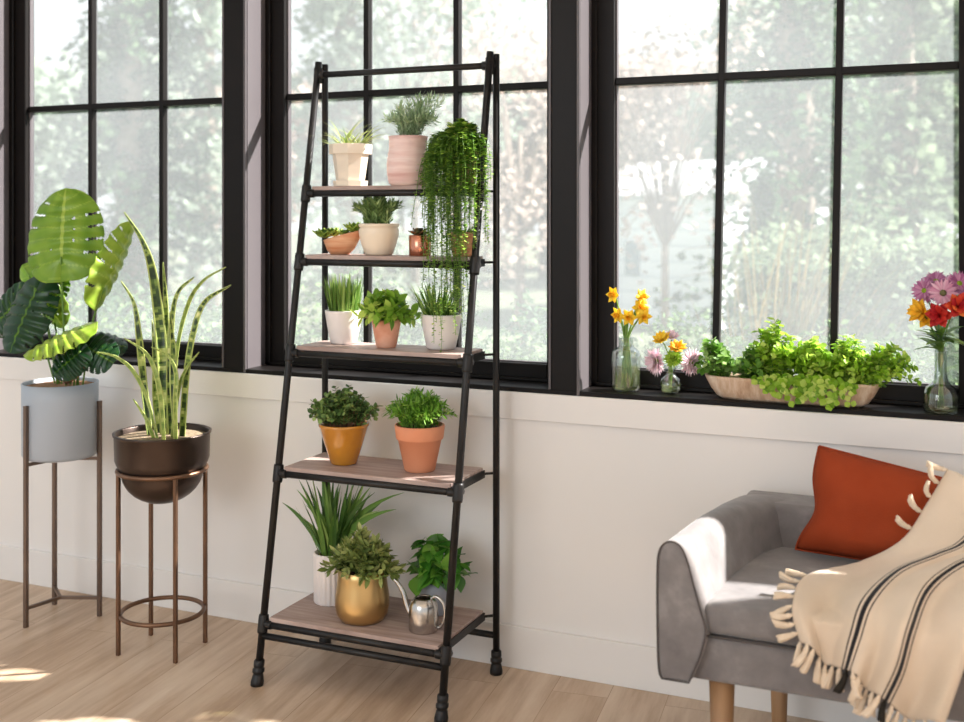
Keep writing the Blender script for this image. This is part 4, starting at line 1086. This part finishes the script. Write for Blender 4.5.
# shrubs close behind the glass
SHR = [(112, 1.2, 1.55, .42), (160, 1.5, 1.62, .5), (205, 1.15, 1.60, .45), (30, 1.6, 1.6, .5), (75, 2.2, 1.8, .5), (310, 1.3, 1.58, .4), (345, 2.0, 1.75, .5), (400, 2.3, 1.72, .5), (455, 1.8, 1.66, .45),
       (520, 1.2, 1.52, .45), (560, 1.9, 1.6, .4), (655, 1.9, 1.50, .35), (735, 1.3, 1.52, .4), (780, 1.2, 1.56, .4), (830, 1.3, 1.55, .42), (885, 1.1, 1.55, .42), (925, 1.5, 1.66, .45), (955, 1.0, 1.5, .4), (690, 2.6, 1.5, .4)]
sl = ['at the left edge of the left window', 'behind the snake plant in the left window', 'at the right side of the left window', 'far left behind the monstera', 'set back behind the monstera',
      'at the left side of the middle window', 'set back behind the ladder shelf', 'farthest back behind the ladder shelf', 'behind the white pot of loose grass', 'at the right corner of the middle window', 'behind the post between middle and right windows',
      'behind the bud vase', 'behind the left end of the herb trough', 'behind the middle of the herb trough', 'behind the right part of the herb trough', 'just left of the long-necked vase', 'behind the bouquet', 'at the far right behind the bouquet', 'small and far behind the bud vase']
for k, (u, Y, h_, r_) in enumerate(SHR):
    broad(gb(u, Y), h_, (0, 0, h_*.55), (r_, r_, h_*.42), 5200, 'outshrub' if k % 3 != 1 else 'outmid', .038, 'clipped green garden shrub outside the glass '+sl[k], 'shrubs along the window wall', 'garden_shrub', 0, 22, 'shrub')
conifer(gb(77, 6), 2.45, .7, 9000, 'outdark', .07, 'small dark pointed conifer seen low in the left window')
conifer(gb(28, 7), 2.2, .9, 7000, 'outdark', .07, 'small conifer at the far left edge of the left window')
conifer(gb(130, 11), 9.5, 1.9, 11000, 'outmid', .16, 'tall grey-green conifer filling the middle of the left window', droopy=.3)
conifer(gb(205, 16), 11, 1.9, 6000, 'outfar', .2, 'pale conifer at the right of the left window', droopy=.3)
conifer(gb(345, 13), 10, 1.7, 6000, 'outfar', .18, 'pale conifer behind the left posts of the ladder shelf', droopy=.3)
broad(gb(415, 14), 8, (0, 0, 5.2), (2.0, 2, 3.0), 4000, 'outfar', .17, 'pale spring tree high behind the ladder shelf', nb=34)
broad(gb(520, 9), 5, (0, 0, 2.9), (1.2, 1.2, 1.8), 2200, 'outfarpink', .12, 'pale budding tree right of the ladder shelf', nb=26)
conifer(gb(795, 9), 9, 1.6, 8000, 'outmid', .13, 'tall weeping conifer in the middle of the right window', droopy=.9, bare=.12)
conifer(gb(765, 6.5), 2.3, .7, 6000, 'outmid', .08, 'light green pointed conifer low in the right window', droopy=.2)
conifer(gb(905, 12), 7, 2.2, 7000, 'outlight', .18, 'pale spreading conifer at the right of the right window', droopy=.6)
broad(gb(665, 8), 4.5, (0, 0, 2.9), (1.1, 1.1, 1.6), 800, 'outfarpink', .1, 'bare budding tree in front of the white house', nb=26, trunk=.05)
broad(gb(880, 5), 2.1, (0, 0, 1.35), (1.1, .9, .55), 7000, 'outlight', .08, 'broad light green bush behind the herb trough', nb=26, trunk=.05, nm='garden_bush', cat='shrub')
t = thing('ornamental_grass', 'golden ornamental grass leaning in the lower right window', 'grass clump', gb(775, 4.2), 'trees in the garden')
mb = MB()
for _ in range(150):
    a = U(0, 6.28); mb.blade((math.cos(a)*.15, math.sin(a)*.15, 0), (U(-.2, .5), U(-.25, .25), 1), U(1.4, 2.2), .02, (U(-.1, .5), 0, -.3), 'grass', 6, U(0, 1))
mb.build('blades', G['outgold'], t)
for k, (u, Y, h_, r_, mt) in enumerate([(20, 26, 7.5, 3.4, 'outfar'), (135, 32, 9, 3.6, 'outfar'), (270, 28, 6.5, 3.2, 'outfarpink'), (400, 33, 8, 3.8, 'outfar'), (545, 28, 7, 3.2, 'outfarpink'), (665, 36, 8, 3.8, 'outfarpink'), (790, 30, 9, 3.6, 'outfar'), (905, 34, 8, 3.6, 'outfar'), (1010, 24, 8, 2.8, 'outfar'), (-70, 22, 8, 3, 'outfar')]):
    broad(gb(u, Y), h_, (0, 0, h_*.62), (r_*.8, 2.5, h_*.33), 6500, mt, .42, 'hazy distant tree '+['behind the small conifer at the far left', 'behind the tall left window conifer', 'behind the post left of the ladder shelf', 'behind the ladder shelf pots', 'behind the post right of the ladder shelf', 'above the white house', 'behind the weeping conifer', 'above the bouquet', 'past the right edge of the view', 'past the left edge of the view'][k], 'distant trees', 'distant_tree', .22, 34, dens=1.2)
# white clapboard house
p0, p1 = atY(560, 212, 17), atY(722, 212, 15.5)
hs = thing('house', 'white clapboard house low in the right window', 'house', (p0.x, 17, GZ))
dv = V(p1.x-p0.x, -1.5, 0); L_ = dv.length; dv.normalize(); nv = V(-dv.y, dv.x, 0)
mb = MB(); k = 0
q = [V(p0.x, 17, GZ), V(p0.x, 17, GZ)+dv*L_, V(p0.x, 17, GZ)+dv*L_+nv*5, V(p0.x, 17, GZ)+nv*5]
for z in (0, 2.28):
    for a in q: mb.v.append((a.x, a.y, GZ+z))
for f in ((0, 1, 5, 4), (1, 2, 6, 5), (2, 3, 7, 6), (3, 0, 4, 7)): mb.face(f)
mb.build('wall', M['siding'], hs, False, True)
mb = MB(); e = .15
ra, rb = (q[0]+q[3])/2-dv*e, (q[1]+q[2])/2+dv*e
z1 = GZ+2.26; zr = GZ+2.95
mb.v = [tuple(V(a.x, a.y, z1)) for a in (q[0]-nv*e-dv*e, q[1]-nv*e+dv*e, q[2]+nv*e+dv*e, q[3]+nv*e-dv*e)]+[(ra.x, ra.y, zr), (rb.x, rb.y, zr)]
for f in ((0, 1, 5, 4), (2, 3, 4, 5), (0, 4, 3), (1, 2, 5), (0, 3, 2, 1)): mb.face(f)
mb.build('roof', M['roof'], hs, False, True)
wc = atY(633, 258, 16.3)
mb = MB(); mb.box(wc.x-.22, wc.x+.22, -.04, .04, wc.z-.35, wc.z+.35)
o = MB(); cc_ = q[0]+dv*((wc.x-q[0].x)/dv.x)
for s_, zz in ((-1, -1), (1, -1), (1, 1), (-1, 1)): 
    for n_ in (.03,): pt = cc_+dv*s_*.16-nv*n_; o.v.append((pt.x, pt.y, wc.z+zz*.3))
for s_, zz in ((-1, -1), (1, -1), (1, 1), (-1, 1)): pt = cc_+dv*s_*.16+nv*.02; o.v.append((pt.x, pt.y, wc.z+zz*.3))
for f in ((0, 1, 2, 3), (7, 6, 5, 4), (0, 4, 5, 1), (1, 5, 6, 2), (2, 6, 7, 3), (3, 7, 4, 0)): o.face(f)
o.build('window', M['darkglass'], hs, False, True)

def kids(t, nm): return [o for o in bpy.data.objects if o.parent == t and o.name.split('.')[0] == nm]
for a, b in zip(kids(sf, 'piping'), kids(sf, 'arm')[:1]+kids(sf, 'seat_cushion')): a.parent = b
for a, b in zip(kids(pw, 'piping'), kids(pw, 'cover')): a.parent = b
for a, b in zip(kids(mo, 'leaf_stalk'), kids(mo, 'leaf')): a.parent = b
for o in [o for o in bpy.data.objects if o.name.split('.')[0] == 'flower_centre']:
    for p in kids(o.parent, 'petal')[:1]: o.parent = p

# ------------------------------------------------------------------ light, world, camera
sun_dir = V(-1.45, -1.0, -1.40).normalized()      # direction the sunlight travels
ld = bpy.data.lights.new('sun', 'SUN'); ld.energy = 21; ld.angle = R(1.2); ld.color = (1, .97, .93)
lo = bpy.data.objects.new('sun', ld); COL.objects.link(lo); lo.rotation_euler = (-sun_dir).to_track_quat('Z', 'Y').to_euler(); lo.location = (6, 5, 6)
ad = bpy.data.lights.new('front_fill_light', 'AREA'); ad.shape = 'RECTANGLE'; ad.size = 2.6; ad.size_y = 1.8; ad.energy = 76; ad.color = (.93, .97, 1)  # soft fill added from the front left, behind the camera
ao = bpy.data.objects.new('front_fill_light', ad); COL.objects.link(ao); ao.location = (-2.6, -6.2, 2.1)
ao.rotation_euler = (V(-2.6, -6.2, 2.1)-V(-1.4, 0, .9)).to_track_quat('Z', 'Y').to_euler()
wd = bpy.data.worlds.new('world'); S.world = wd; wd.use_nodes = True
nt = wd.node_tree; bg = nt.nodes['Background']
tcw = nt.nodes.new('ShaderNodeTexCoord'); sx = nt.nodes.new('ShaderNodeSeparateXYZ'); rp = nt.nodes.new('ShaderNodeValToRGB')
nt.links.new(tcw.outputs['Generated'], sx.inputs[0]); nt.links.new(sx.outputs[2], rp.inputs[0]); nt.links.new(rp.outputs[0], bg.inputs[0])
rp.color_ramp.elements[0].position = 0; rp.color_ramp.elements[0].color = (.86, .90, .92, 1)
rp.color_ramp.elements[1].position = .6; rp.color_ramp.elements[1].color = (.84, .92, 1, 1)
bg.inputs[1].default_value = 1.0
cd = bpy.data.cameras.new('camera'); co = bpy.data.objects.new('camera', cd); COL.objects.link(co)
co.location = (0, -CD, EYE); co.rotation_euler = (PI/2, 0, YAW)
cd.sensor_width = 36; cd.lens = F/964*36; cd.shift_y = -(361-HY)/964; cd.clip_start = .05; cd.clip_end = 300
cd.dof.use_dof = True; cd.dof.focus_distance = 3.25; cd.dof.aperture_fstop = 2.5
S.camera = co
vs = S.view_settings
S.view_settings.view_transform = 'Standard'; vs.look = 'None'; vs.gamma = 1; vs.use_curve_mapping = False; vs.exposure = 0.0
